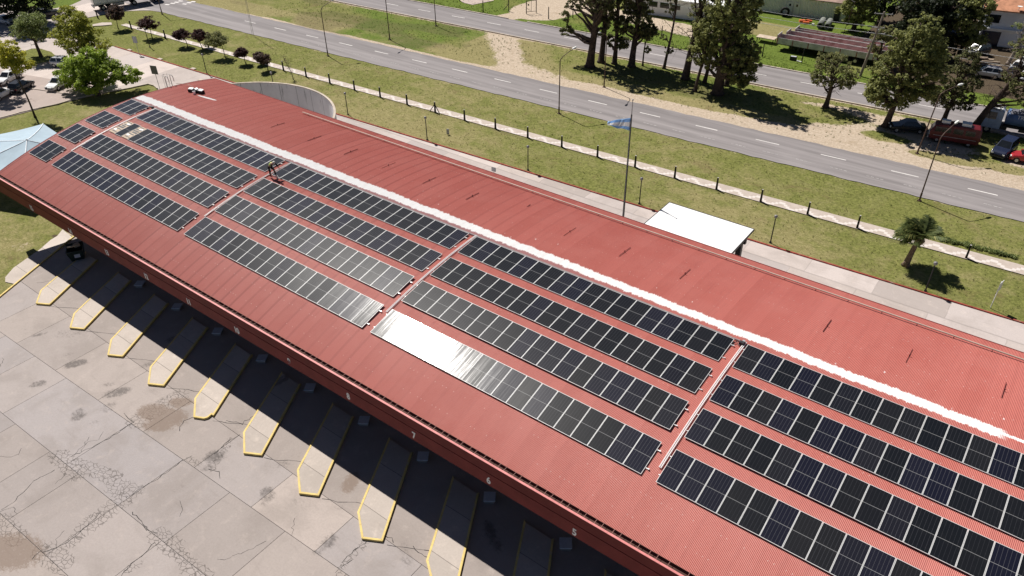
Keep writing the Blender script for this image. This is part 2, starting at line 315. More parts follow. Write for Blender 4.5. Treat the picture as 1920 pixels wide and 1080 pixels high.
MT.update(
 ground=mat_ground(), road=mat_asphalt('grey_asphalt', (0.262, 0.240, 0.238), 3), drive=mat_concrete('driveway_concrete', (0.53, 0.455, 0.41), slab=(6.0, 13.0), off=(0, 49.0), jw=0.3),
 park=mat_concrete('parking_paving', (0.48, 0.385, 0.33), slab=(50, 50), joint=False),
 apron=mat_concrete('apron_concrete', (0.388, 0.333, 0.300), attrs=True, joint=False, toned=True), island=mat_concrete('island_concrete', (0.56, 0.485, 0.42), slab=(40, 3.1), off=(0, 19.2), attrs=False),
 roof=mat_roof(), cells=mat_cells(), path=mat_path(), cwall=mat_wall_stained(), flag=mat_flag(),
 frame=plain('silver_frame', (0.60, 0.60, 0.59), 0.45, 0.0, 0.05, 3, 0.5), rail=plain('aluminium', (0.66, 0.66, 0.66), 0.4, 0.2, 0.06),
 red=plain('shade_darkened_red_steel', (0.165, 0.030, 0.028), 0.6, 0, 0.12, 0.8, 0.12), redlip=plain('faded_red_edge', (0.62, 0.21, 0.20), 0.5, 0, 0.14, 2.5, 0.4),  # red and redlow: roof paint darkened, fascia shade put into the colour
 redlow=plain('shade_darkened_red_fascia', (0.185, 0.033, 0.031), 0.6, 0, 0.12, 0.8, 0.12), gut=plain('gutter_inside', (0.075, 0.03, 0.022), 0.8, 0, 0.3, 1.2),
 redbar=plain('dark_red_bar', (0.12, 0.02, 0.02), 0.6), kerbred=plain('red_kerb_paint', (0.30, 0.055, 0.040), 0.8, 0, 0.3, 1.0, 0.3, (0.30, 0.20, 0.16)),
 yellow=plain('worn_yellow_paint', (0.68, 0.52, 0.19), 0.75, 0, 0.15, 1.4, 0.3, (0.55, 0.46, 0.30)), white=plain('white_paint', (0.80, 0.80, 0.79), 0.55, 0, 0.05),
 mark=plain('road_marking', (0.70, 0.67, 0.64), 0.8, 0, 0.15, 0.7), markold=plain('worn_marking', (0.37, 0.35, 0.34), 0.85, 0, 0.25, 1.4),
 kerb=plain('kerb_concrete', (0.50, 0.43, 0.36), 0.9, 0, 0.2, 0.8), dark=plain('dark_post', (0.022, 0.020, 0.022), 0.7, 0, 0.25, 4), pole=plain('rusty_pole', (0.10, 0.058, 0.045), 0.65, 0.0, 0.3, 1.5),
 galv=plain('galvanised', (0.42, 0.42, 0.42), 0.5, 0.3, 0.1), pipe2=plain('dull_strap', (0.26, 0.12, 0.10), 0.7), pipe=plain('tan_pipe', (0.50, 0.38, 0.31), 0.6, 0, 0.1, 1), inner=plain('interior_wall', (0.30, 0.27, 0.25), 0.8, 0, 0.15, 0.5),
 floor=plain('platform_floor', (0.24, 0.22, 0.21), 0.7, 0, 0.12, 0.6), glass=plain('dark_glass', (0.012, 0.014, 0.017), 0.08, 0, 0.2, 1, 0.6), rubber=plain('rubber', (0.015, 0.015, 0.016), 0.85),
 bark=plain('bark', (0.075, 0.052, 0.040), 0.95, 0, 0.45, 2.5), barkpale=plain('pale_bark', (0.30, 0.25, 0.21), 0.9, 0, 0.35, 2.0), palmbark=plain('palm_bark', (0.22, 0.155, 0.115), 0.95, 0, 0.4, 5),
 tent=plain('pale_blue_canvas', (0.37, 0.47, 0.54), 0.8, 0, 0.06, 0.6), seam=plain('white_canvas_seam', (0.78, 0.82, 0.86), 0.8),
 concrete=plain('plain_concrete', (0.42, 0.39, 0.37), 0.9, 0, 0.2, 1.2), canopy=plain('white_sheet_roof', (0.84, 0.84, 0.83), 0.6, 0, 0.03, 0.5), steel=plain('dark_steel', (0.03, 0.03, 0.035), 0.5, 0, 0.2),
 skin=plain('skin', (0.40, 0.24, 0.17), 0.6), hivis=plain('hi_vis_yellow', (0.62, 0.78, 0.18), 0.7), black=plain('black_cloth', (0.012, 0.012, 0.014), 0.9), hat=plain('helmet', (0.70, 0.70, 0.62), 0.4),
 chrome=plain('rim_metal', (0.5, 0.5, 0.5), 0.35, 0.6), lamp=plain('lamp_lens', (0.78, 0.78, 0.74), 0.2), tail=plain('tail_lens', (0.35, 0.02, 0.02), 0.25), globe=plain('lamp_globe', (0.22, 0.21, 0.21), 0.3),
 carwhite=plain('white_car_paint', (0.78, 0.78, 0.78), 0.25, 0, 0.03, 1, 0.6), cardark=plain('dark_car_paint', (0.020, 0.021, 0.024), 0.22, 0, 0.1, 1, 0.6), carred=plain('red_car_paint', (0.36, 0.025, 0.03), 0.25, 0, 0.08, 1, 0.6),
 carblue=plain('navy_car_paint', (0.016, 0.022, 0.05), 0.25, 0, 0.08, 1, 0.6), carsilver=plain('silver_car_paint', (0.50, 0.52, 0.55), 0.28, 0.3, 0.05, 1, 0.6), maroon=plain('maroon_paint', (0.115, 0.010, 0.013), 0.35, 0, 0.15, 1, 0.5),
 tank=plain('blue_tank_paint', (0.10, 0.17, 0.34), 0.4, 0, 0.2, 0.8, 0.5), tanktop=plain('dusty_tank_top', (0.16, 0.16, 0.19), 0.6, 0, 0.3, 1.5), cabblue=plain('pale_blue_cab', (0.36, 0.43, 0.55), 0.35, 0, 0.1),
 shed=plain('pale_shed_sheet', (0.80, 0.80, 0.75), 0.6, 0, 0.1, 0.5), shedroof=plain('brown_shed_roof', (0.32, 0.22, 0.18), 0.85, 0, 0.25, 0.8), terra=plain('terracotta_roof', (0.45, 0.21, 0.12), 0.85, 0, 0.3, 0.9),
 bluewall=plain('white_render', (0.80, 0.80, 0.82), 0.85, 0, 0.06, 0.4), wood=plain('pale_timber', (0.52, 0.42, 0.32), 0.85, 0, 0.2, 1.5), trailer=plain('grey_trailer_side', (0.58, 0.57, 0.55), 0.7, 0, 0.2, 0.9, 0.3, (0.30, 0.22, 0.18)),
 trailred=plain('rusty_red_deck', (0.33, 0.10, 0.085), 0.85, 0, 0.35, 1.2, 0.3, (0.14, 0.08, 0.06)), orange=plain('orange_paint', (0.70, 0.16, 0.06), 0.5, 0, 0.15), pipeconc=plain('weathered_concrete_pipe', (0.17, 0.18, 0.16), 0.95, 0, 0.35, 1.0),
 wire=plain('wire', (0.6, 0.6, 0.6), 0.6), box=plain('cardboard', (0.50, 0.39, 0.28), 0.9), bin=plain('dark_green_bin', (0.014, 0.026, 0.022), 0.5, 0, 0.2), grey=plain('grey_top', (0.50, 0.52, 0.56), 0.7, 0, 0.08),
 timberpole=plain('timber_pole', (0.27, 0.22, 0.175), 0.95, 0, 0.25, 1.5), signback=plain('sign_back', (0.16, 0.16, 0.17), 0.5, 0.2), signface=plain('sign_face', (0.75, 0.75, 0.75), 0.5),
)
FO = dict(
 pine=foliage('dark_conifer_needles', (0.050, 0.057, 0.024), (0.24, 0.245, 0.098), (0.26, 0.21, 0.125)),
 pine2=foliage('olive_conifer_needles', (0.090, 0.108, 0.036), (0.42, 0.43, 0.15)),
 olive=foliage('olive_leaves', (0.095, 0.112, 0.043), (0.35, 0.355, 0.14), (0.42, 0.36, 0.19)),
 dkgreen=foliage('grey_green_leaves', (0.10, 0.13, 0.045), (0.36, 0.42, 0.15)),
 lime=foliage('lime_leaves', (0.15, 0.18, 0.026), (0.58, 0.58, 0.11)),
 yellow=foliage('yellow_green_leaves', (0.26, 0.26, 0.028), (0.70, 0.66, 0.085)),
 bright=foliage('bright_green_leaves', (0.13, 0.19, 0.026), (0.47, 0.60, 0.085)),
 purple=foliage('purple_leaves', (0.032, 0.017, 0.018), (0.14, 0.062, 0.055)),
 brown=foliage('brown_purple_leaves', (0.05, 0.033, 0.025), (0.18, 0.11, 0.082)),
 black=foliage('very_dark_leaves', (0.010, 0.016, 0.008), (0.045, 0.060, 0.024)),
 palm=foliage('palm_leaves', (0.05, 0.075, 0.026), (0.22, 0.26, 0.09), (0.45, 0.42, 0.16)),
)
# ------------------------------------------------------------------ mesh helpers
class MB:
    def __init__(s): s.v = []; s.f = []; s.mi = []; s.mat = 0
    def add(s, vs, fs):
        o = len(s.v); s.v += [tuple(map(float, q)) for q in vs]
        for f in fs: s.f.append(tuple(o+i for i in f)); s.mi.append(s.mat)
        return s
    def box(s, c, d, rz=0.0, rx=0.0, ry=0.0):
        x, y, z = d[0]/2, d[1]/2, d[2]/2
        vs = [Vector((a*x, b*y, e*z)) for e in (-1, 1) for b in (-1, 1) for a in (-1, 1)]
        E = Euler((rx, ry, rz)).to_matrix()
        vs = [E@q+Vector(c) for q in vs]
        return s.add(vs, [(0, 2, 3, 1), (4, 5, 7, 6), (0, 1, 5, 4), (2, 6, 7, 3), (0, 4, 6, 2), (1, 3, 7, 5)])
    def tube(s, pts, rad, n=8, cap=True):
        pts = [Vector(q) for q in pts]
        if not isinstance(rad, (list, tuple)): rad = [rad]*len(pts)
        vs = []; fs = []; prev = None
        for i, q in enumerate(pts):
            d = (pts[min(i+1, len(pts)-1)]-pts[max(i-1, 0)])
            if d.length < 1e-9: d = Vector((0, 0, 1))
            d.normalize()
            if prev is None:
                a = d.orthogonal().normalized()
            else:
                a = (prev-d*prev.dot(d))
                a = a.normalized() if a.length > 1e-6 else d.orthogonal().normalized()
            prev = a; b = d.cross(a)
            for k in range(n):
                t = 2*PI*k/n; vs.append(q+(a*math.cos(t)+b*math.sin(t))*rad[i])
        for i in range(len(pts)-1):
            for k in range(n):
                k2 = (k+1) % n; fs.append((i*n+k, i*n+k2, (i+1)*n+k2, (i+1)*n+k))
        if cap: fs.append(tuple(range(n-1, -1, -1))); fs.append(tuple((len(pts)-1)*n+k for k in range(n)))
        return s.add(vs, fs)
    def prism(s, poly, z0, z1, top=True, bottom=False):
        n = len(poly)
        a = sum(poly[i][0]*poly[(i+1) % n][1]-poly[(i+1) % n][0]*poly[i][1] for i in range(n))
        if a < 0: poly = poly[::-1]
        vs = [(x, y, z0) for x, y in poly]+[(x, y, z1) for x, y in poly]
        fs = [(i, (i+1) % n, n+(i+1) % n, n+i) for i in range(n)]
        if top: fs.append(tuple(range(n, 2*n)))
        if bottom: fs.append(tuple(range(n-1, -1, -1)))
        return s.add(vs, fs)
    def sheet(s, poly, z):
        n = len(poly); a = sum(poly[i][0]*poly[(i+1) % n][1]-poly[(i+1) % n][0]*poly[i][1] for i in range(n))
        if a < 0: poly = poly[::-1]
        return s.add([(x, y, z) for x, y in poly], [tuple(range(n))])
    def loft(s, rings, closed=True, caps=True):
        n = len(rings[0]); vs = [q for r in rings for q in r]; fs = []
        for i in range(len(rings)-1):
            for k in range(n if closed else n-1):
                k2 = (k+1) % n; fs.append((i*n+k, i*n+k2, (i+1)*n+k2, (i+1)*n+k))
        if caps: fs.append(tuple(range(n-1, -1, -1))); fs.append(tuple((len(rings)-1)*n+k for k in range(n)))
        return s.add(vs, fs)
    def lathe(s, prof, n=14, c=(0, 0, 0)):
        rings = [[(c[0]+r*math.cos(2*PI*k/n), c[1]+r*math.sin(2*PI*k/n), c[2]+z) for k in range(n)] for r, z in prof]
        return s.loft(rings)
    def quad(s, a, b, c, d): return s.add([a, b, c, d], [(0, 1, 2, 3)])
    def build(s, name, mats, parent=None, smooth=False):
        me = bpy.data.meshes.new(name); me.from_pydata(s.v, [], s.f)
        if not isinstance(mats, (list, tuple)): mats = [mats]
        for m in mats: me.materials.append(m)
        if len(mats) > 1: me.polygons.foreach_set('material_index', s.mi)
        if smooth: me.polygons.foreach_set('use_smooth', [True]*len(me.polygons))
        me.update()
        o = bpy.data.objects.new(name, me); COL.objects.link(o)
        if parent: o.parent = parent
        return o
def npmesh(name, V, F, mat, parent=None, smooth=False, attrs=None):
    me = bpy.data.meshes.new(name); V = np.asarray(V, np.float32); F = np.asarray(F, np.int32)
    me.vertices.add(len(V)); me.vertices.foreach_set('co', V.ravel())
    k = F.shape[1]; me.loops.add(F.size); me.loops.foreach_set('vertex_index', F.ravel())
    me.polygons.add(len(F)); me.polygons.foreach_set('loop_start', np.arange(0, F.size, k, dtype=np.int32))
    me.polygons.foreach_set('use_smooth', np.full(len(F), smooth))
    me.update(calc_edges=True); me.validate()
    for n, a in (attrs or {}).items():
        at = me.attributes.new(n, 'FLOAT', 'POINT'); at.data.foreach_set('value', np.asarray(a, np.float32).ravel())
    me.materials.append(mat)
    o = bpy.data.objects.new(name, me); COL.objects.link(o)
    if parent: o.parent = parent
    return o
def tag(o, label=None, cat=None, group=None, kind=None):
    if label: o['label'] = label
    if cat: o['category'] = cat
    if group: o['group'] = group
    if kind: o['kind'] = kind
    return o
def thing(name, label, cat, loc=(0, 0, 0), rz=0.0, group=None):
    o = bpy.data.objects.new(name, None); COL.objects.link(o); o.empty_display_size = 0.3
    o.location = loc if len(loc) == 3 else (loc[0], loc[1], 0); o.rotation_euler = (0, 0, rz)
    return tag(o, label, cat, group)
def dup(root, loc, rz=0.0, label=None, rot=None):
    def cp(o, par):
        c = o.copy(); COL.objects.link(c); c.parent = par
        for ch in o.children: cp(ch, c)
        return c
    r = cp(root, None); r.location = loc; r.rotation_euler = rot or (0, 0, rz)
    if label: r['label'] = label
    return r
def structure(o): o['kind'] = 'structure'; return o
ORD = ('first second third fourth fifth sixth seventh eighth ninth tenth eleventh twelfth thirteenth fourteenth fifteenth sixteenth seventeenth '
       'eighteenth nineteenth twentieth twenty-first twenty-second twenty-third twenty-fourth twenty-fifth').split()
def text_part(txt, name, size, depth, mat, parent, loc, rot, bold=0.0, align='CENTER', sx=1.0):
    cu = bpy.data.curves.new(name, 'FONT'); cu.body = txt; cu.size = size; cu.extrude = depth; cu.align_x = align; cu.align_y = 'CENTER'; cu.offset = bold
    t = bpy.data.objects.new('tmp_text', cu); COL.objects.link(t)
    dg = bpy.context.evaluated_depsgraph_get(); me = bpy.data.meshes.new_from_object(t.evaluated_get(dg))
    bpy.data.objects.remove(t); bpy.data.curves.remove(cu)
    me.name = name; me.materials.clear(); me.materials.append(mat)
    o = bpy.data.objects.new(name, me); COL.objects.link(o); o.parent = parent; o.location = loc; o.rotation_euler = rot; o.scale = (sx, 1, 1)
    return o

# ------------------------------------------------------------------ lines of the place
def y1n(x): return 83.33+0.0509*x
def y1f(x): return 90.75+0.0497*x
def y1c(x): return 88.1+0.0525*x
def y2n(x): return 106.15+0.0534*x
def y2f(x): return 114.0+0.0555*x
def y2c(x): return 0.5*(y2n(x)+y2f(x))+0.1
def ypn(x): return 72.9+0.0395*x
def ypf(x): return 74.6+0.0443*x
def ybol(x): return 73.1+0.0425*x
def yk(x): return 64.85+0.0365*x

# ------------------------------------------------------------------ ground
def vnoise(X, Y, sc, seed):
    r = np.random.default_rng(seed); G = r.random((256, 256))
    x = X*sc+1000; y = Y*sc+1000; xi = np.floor(x).astype(int); yi = np.floor(y).astype(int); fx = x-xi; fy = y-yi
    fx = fx*fx*(3-2*fx); fy = fy*fy*(3-2*fy); g = lambda a, b: G[a % 256, b % 256]
    return (g(xi, yi)*(1-fx)+g(xi+1, yi)*fx)*(1-fy)+(g(xi, yi+1)*(1-fx)+g(xi+1, yi+1)*fx)*fy
def sstep(v, a, b):
    t = np.clip((v-a)/(b-a), 0, 1); return t*t*(3-2*t)
def blob(X, Y, cx, cy, rx, ry, rot=0.0):
    c, s_ = math.cos(rot), math.sin(rot); dx, dy = X-cx, Y-cy
    q = ((dx*c+dy*s_)/rx)**2+((-dx*s_+dy*c)/ry)**2
    return np.clip(1.35-q, 0, 1)
def segd(X, Y, a, b):
    ax, ay = a; bx, by = b; L = (bx-ax)**2+(by-ay)**2
    t = np.clip(((X-ax)*(bx-ax)+(Y-ay)*(by-ay))/L, 0, 1); return np.hypot(X-ax-t*(bx-ax), Y-ay-t*(by-ay))
def grid(x0, x1, y0, y1, st):
    xs = np.arange(x0, x1+st/2, st); ys = np.arange(y0, y1+st/2, st); X, Y = np.meshgrid(xs, ys); n, m = len(xs), len(ys)
    I = np.arange(n*m).reshape(m, n); F = np.stack([I[:-1, :-1], I[:-1, 1:], I[1:, 1:], I[1:, :-1]], -1).reshape(-1, 4)
    return X, Y, F
X, Y, F = grid(-190, 30, -10, 160, 0.6)
dirt = np.zeros_like(X); dry = np.full_like(X, 0.35); lush = np.zeros_like(X); soil = np.zeros_like(X)
nz = vnoise(X, Y, 0.11, 1); nz2 = vnoise(X, Y, 0.35, 2); nz3 = vnoise(X, Y, 0.045, 3)
def band(c, w, soft=0.6): return 1-sstep(np.abs(Y-c), w-soft, w+soft)
# sandy shoulder on the far side of the near road, wider towards the right
w = 0.5+2.2*sstep(X, -82, -62)+2.4*sstep(X, -45, -12)+(nz-0.5)*1.6
dirt = np.maximum(dirt, (1-sstep(Y-y1f(X), w*0.75, w*1.2+0.3))*(Y > y1f(X)-1)*0.95)
dirt = np.maximum(dirt, 0.42*band(y1n(X), 0.55)); dirt = np.maximum(dirt, 0.75*band(y2n(X), 0.7)); dirt = np.maximum(dirt, 0.45*band(y2f(X), 0.6))
dry = np.maximum(dry, 0.9*(1-sstep(np.abs(Y-y1f(X)-2.5), 2, 5)))
# worn track across the median, and the dry ground either side of it
d = segd(X, Y, (-81, 103.5), (-66, 87)); dirt = np.maximum(dirt, (1-sstep(d, 0.8, 4.0+2*nz))*0.8); dry = np.maximum(dry, 1-sstep(d, 4, 10))
d = segd(X, Y, (-70, 92), (-60, 90)); dirt = np.maximum(dirt, (1-sstep(d, 0.5, 3.0))*0.65)
med = (Y > y1f(X)) & (Y < y2n(X))
lush = np.where(med & (X < -82), 0.55*sstep(nz, 0.3, 0.7)+0.2*nz2, lush); soil = np.where(med & (X < -80), 0.50*sstep(vnoise(X*0.45, Y*1.7, 0.2, 8), 0.42, 0.75), soil)
lush = np.where(med & (X > -64), 0.55*sstep(nz3, 0.3, 0.6), lush)
for cx, cy, rx, ry in ((-20, 96, 8, 4.0), (-14, 94.5, 9, 3), (-22, 101.8, 7, 1.6), (-15, 101.5, 6, 3.0), (-5, 94, 8, 3), (-11, 98, 6, 2.5), (2, 97, 7, 4)):
    dirt = np.maximum(dirt, 0.78*blob(X, Y, cx, cy, rx, ry, 0.05))
for cx, cy, rx, ry in ((-24.5, 99, 4.5, 2.8), (-16, 96.4, 3.0, 1.4), (-9, 94.2, 4.5, 1.2), (-3, 95.5, 3.5, 1.5), (-30, 97, 6, 4)):
    dirt = dirt*(1-0.85*blob(X, Y, cx, cy, rx, ry, 0.04))
# verge by the terminal: dry with brown wear
vg = (Y > yk(X)) & (Y < y1n(X)); dry = np.where(vg, 0.42+0.5*(nz3-0.5)+0.35*(nz-0.5), dry)
soil = np.where(vg, 0.30*sstep(vnoise(X, Y, 0.14, 21), 0.52, 0.85), soil); lush = np.where(vg, 0.30*sstep(vnoise(X, Y, 0.1, 22), 0.45, 0.8), lush)
soil = np.maximum(soil, 0.55*band(ypn(X)-0.25, 0.35, 0.3)*(X > -100)); soil = np.maximum(soil, 0.4*band(y1n(X)-0.5, 0.5, 0.4))
# beyond the far road
far = Y > y2f(X); lush = np.where(far, 0.85*sstep(nz+nz2*0.4, 0.2, 0.6), lush); dry = np.where(far, 0.15, dry)
dp = [P(960, 35), P(1000, 33), P(1055, 5), P(1030, -20), P(940, -20)]
d = segd(X, Y, (-85, 110), (-82.0, 116)); dirt = np.where(far, np.maximum(dirt, 1-sstep(d, 1.3, 2.6)), dirt)
d = segd(X, Y, (-82, 117), (-80, 135)); dirt = np.where(far, np.maximum(dirt, 1-sstep(d, 5, 7)), dirt)
d = segd(X, Y, (-74, 123), (-52, 121)); dirt = np.where(far, np.maximum(dirt, 0.95*(1-sstep(d, 1.8, 4.0))), dirt)
dry = np.where(far & (Y > 124) & (X > -56) & (X < -38), 0.75, dry); lush = np.where(far & (Y > 125) & (Y < 133) & (X > -56) & (X < -38), 0.15, lush)
soil = np.where(far & (X > -30), np.maximum(soil, 0.9*sstep(X+0.5*(Y-118), -26, -20)*sstep(Y-y2f(X), 3.5, 6)), soil)
soil = np.where(far & (X < -120), 0.3, soil)
# darker soil tone in patches round the median trees
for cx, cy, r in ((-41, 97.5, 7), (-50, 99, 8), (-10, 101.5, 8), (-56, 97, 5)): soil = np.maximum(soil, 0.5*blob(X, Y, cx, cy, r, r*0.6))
lush = np.where((X < -158) & (Y > 40) & (Y < 80), 0.9, lush); soil = np.where((X < -158) & (Y > 40) & (Y < 80), 0.0, soil)
# lawn beside the terminal
lw = (Y < 56) & (X < -68); dry = np.where(lw, 0.45+0.5*(nz-0.5), dry); lush = np.where(lw & (Y < 30), 0.45*sstep(nz3+0.3*nz, 0.3, 0.7), lush)
dirt = np.maximum(dirt, 0.6*blob(X, Y, -75.5, 26.5, 2.6, 1.2, 0.9)); dirt = np.maximum(dirt, 0.35*blob(X, Y, -77.5, 21, 2, 2))
bl = blob(X, Y, -76.8, 24.2, 0.8, 0.35, 0.5); soil = np.maximum(soil, bl)
Z = (nz2-0.5)*0.05+(nz-0.5)*0.06-0.06
Z = np.where((Y > y1n(X)-2) & (Y < y1f(X)+2) | (Y > y2n(X)-2) & (Y < y2f(X)+2) | (Y > ypn(X)-1) & (Y < ypf(X)+1) | (Y < yk(X)+0.5), -0.05, Z)
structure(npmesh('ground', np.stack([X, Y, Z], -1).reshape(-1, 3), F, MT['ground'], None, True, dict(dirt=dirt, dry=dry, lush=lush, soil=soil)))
b = MB(); b.sheet([(-3000, -2500), (3000, -2500), (3000, 4000), (-3000, 4000)], -0.5); structure(b.build('terrain', MT['ground']))

def strip(name, xs, fa, fb, z, mat, n=1, attr=None):
    V = []; A = []
    for x in xs:
        for j in range(n+1):
            t = j/n; V.append((x, fa(x)*(1-t)+fb(x)*t, z)); A.append(attr(x, t) if attr else 0)
    F = [(i*(n+1)+j, (i+1)*(n+1)+j, (i+1)*(n+1)+j+1, i*(n+1)+j+1) for i in range(len(xs)-1) for j in range(n)]
    return structure(npmesh(name, V, F, mat, None, False, {'lane': A} if attr else None))
xs = np.linspace(-190, 45, 236)
def jag(f, a, s0): return lambda x: f(x)+a*(math.sin(x*1.7+s0)+math.sin(x*0.63+2*s0)+0.8*math.sin(x*3.9+s0*3))/2.6
lane1 = lambda x, t: max(0, 1-abs(t-0.36)/0.06)*0.55+max(0, 1-t/0.10)*0.5+max(0, 1-abs(t-0.12)/0.05)*0.3
strip('near_road', xs, jag(y1n, 0.14, 1), jag(y1f, 0.16, 2), 0.015, MT['road'], 16, lane1)
strip('far_road', xs, jag(y2n, 0.12, 3), jag(y2f, 0.12, 4), 0.015, MT['road'], 12, lambda x, t: max(0, 1-t/0.1)*0.35)
strip('path', np.linspace(-139, 45, 90), ypn, ypf, 0.03, MT['path'], 2)
b = MB()
pl = [P(*q) for q in ((150+470/8, 338/8), (150+330/8, 340/8), (150+190/8, 368/8), (150+190/8, 392/8), (150+330/8, 385/8), (150+480/8, 372/8))]
b.sheet(pl, 0.034); structure(b.build('path', MT['path']))
# kerbs of the far road and painted dashes
b = MB()
for f, dy in ((y2n, -0.12), (y2f, 0.12)):
    for i in range(0, 230, 2):
        x = -188+i
        if dy > 0 and -86 < x < -81: continue
        b.box((x+1, f(x+1)+dy, 0.04), (1.97, 0.22, 0.16), rz=0.054)
structure(b.build('kerb', MT['kerb']))
b = MB(); x = -121.0
while x < 40:
    b.box((x, y1c(x), 0.021), (2.9, 0.15, 0.004), rz=0.052); x += 7.83
x = -186.0
while x < 40:
    b.box((x, y2c(x), 0.021), (2.9, 0.15, 0.004), rz=0.055); x += 7.83
for q in ((1310, 70), (1390, 52), (1450, 35), (1510, 16), (1570, 62), (1635, 42), (1700, 25)):
    g = P(150+q[0]/8, q[1]/8); b.box((g[0], g[1], 0.021), (1.0, 0.5, 0.004), rz=0.3)
structure(b.build('road_marking', MT['mark']))
b = MB(); x = -104.0
while x < 40:
    y = y1c(x)-2.75
    for k in range(4): b.box((x-0.75+0.5*k+RNG.uniform(-.05, .05), y, 0.021), (0.34, 0.12, 0.004), rz=0.052)
    x += 3.92
structure(b.build('old_road_marking', MT['markold']))

# paved areas behind and beside the terminal
lawn = [P(q[0]/8, 100+q[1]/8) for q in ((300, 890), (600, 820), (860, 765), (1100, 690), (1500, 600), (1860, 540))]+[P(200+620/8, 130+222/8), P(200+705/8, 130+245/8), P(200+760/8, 130+290/8)]
drv = [(-114.0, 30.0)]+[(-112.9, 37.0)]+lawn+[(-101, 52.5), (-90, 52.0), (-80, 52.0), (-80, 47.0), (45, 47.0), (45, yk(45)), (10, yk(10)), (-50, yk(-50)), (-100, yk(-100)), (-128, yk(-128)), (-140, 60.2), (-146.8, 63.0), (-148.6, 66.0), (-147.8, 69.5), (-146.8, 72.4), (-144.7, 74.6), (-143.0, 75.7), (-140.2, 76.3), (-134, 76.7), (-126, 77.3), (-126, 80), (-190, 77), (-190, 70), (-161, 72), (-159.4, 69), (-159.7, 66.3), (-160.6, 64), (-190, 58), (-190, 30)]
bm = bmesh.new(); vs = [bm.verts.new((x, y, 0.005)) for x, y in drv]; bm.faces.new(vs); bm.normal_update(); bmesh.ops.triangulate(bm, faces=bm.faces[:])
me = bpy.data.meshes.new('driveway'); bm.to_mesh(me); bm.free(); me.materials.append(MT['drive']); o = bpy.data.objects.new('driveway', me); COL.objects.link(o); structure(o)
b = MB(); b.sheet([(-113.6, 30.5), (-112.5, 37.5), (-111.4, 43), (-110.0, 48), (-113, 49.8), (-122, 46.5), (-140, 42), (-150, 39), (-150, 30)], 0.012); structure(b.build('parking_paving', MT['park']))
b = MB()
pts = lawn; 
for a, c in zip([(-114.0, 30.0), (-112.9, 37.0)]+pts[:-1], [(-112.9, 37.0)]+pts):
    m = ((a[0]+c[0])/2, (a[1]+c[1])/2); L = math.dist(a, c); b.box((m[0]+0.06, m[1], 0.06), (L+0.03, 0.16, 0.12), rz=math.atan2(c[1]-a[1], c[0]-a[0]))
b.box((-119.3, 43.2, 0.05), (12.5, 0.16, 0.11), rz=0.30)
structure(b.build('kerb', MT['kerb']))
b = MB(); isl = [P(q[0]/8, q[1]/8) for q in ((505, 985), (790, 925), (880, 880), (780, 790), (600, 735), (480, 740), (300, 800), (250, 950))]
b.prism(isl, -0.02, 0.12); structure(b.build('tree_island', [MT['ground']]))
b = MB()
for a, c in zip(isl, isl[1:]+isl[:1]):
    m = ((a[0]+c[0])/2, (a[1]+c[1])/2); b.box((m[0], m[1], 0.07), (math.dist(a, c)+0.05, 0.15, 0.15), rz=math.atan2(c[1]-a[1], c[0]-a[0]))
structure(b.build('kerb', MT['kerb']))
b = MB()
for i in range(0, 174, 2):
    x = -128.5+i; b.box((x+1, yk(x+1)+0.1, 0.05), (1.985, 0.15, 0.13), rz=0.0365)
structure(b.build('red_kerb', MT['kerbred']))
b = MB()
for q in ((730, 752), (1190, 888), (1690, 1032), (1805, 1205)):
    g = P(150+q[0]/8, q[1]/8); b.box((g[0], g[1]+0.1, 0.02), (0.9, 0.55, 0.06), rz=0.03)
structure(b.build('kerb_slab', MT['kerb']))
# apron: paving in front of the bays, with wear that has a place of its own
X, Y, F = grid(-82, 20, -6, 48, 0.3)
crack = np.zeros_like(X); stain = np.zeros_like(X); rust = np.zeros_like(X)
def q5(*a): return P(a[0]/4, 810+a[1]/4)
def q1(*a): return P(a[0]/4, 540+a[1]/4)
def q6(*a): return P(480+a[0]/4, 810+a[1]/4)
for a, c, w in ((q5(420, 170), q5(560, 330), .9), (q5(560, 250), q5(1000, 440), .8), (q5(800, 350), q5(930, 480), .9), (q5(920, 500), q5(600, 740), 1.0), (q5(620, 720), q5(500, 850), .6), (q5(300, 900), q5(430, 1000), 1.0), (q5(0, 650), q5(120, 800), .9), (q5(1150, 790), q5(1320, 920), .9), (q5(1350, 960), q5(1500, 1080), .8), (q5(940, 1040), q5(1010, 1000), .4), (q5(1400, 200), q5(1460, 240), .4), (q6(810, 830), q6(600, 1050), .35), (q1(1000, 1000), q1(1300, 820), 1.2), (q5(1700, 60), q5(1560, 280), .35)):
    d = segd(X, Y, a, c); crack = np.maximum(crack, 1-sstep(d, w*0.25, w*1.15))
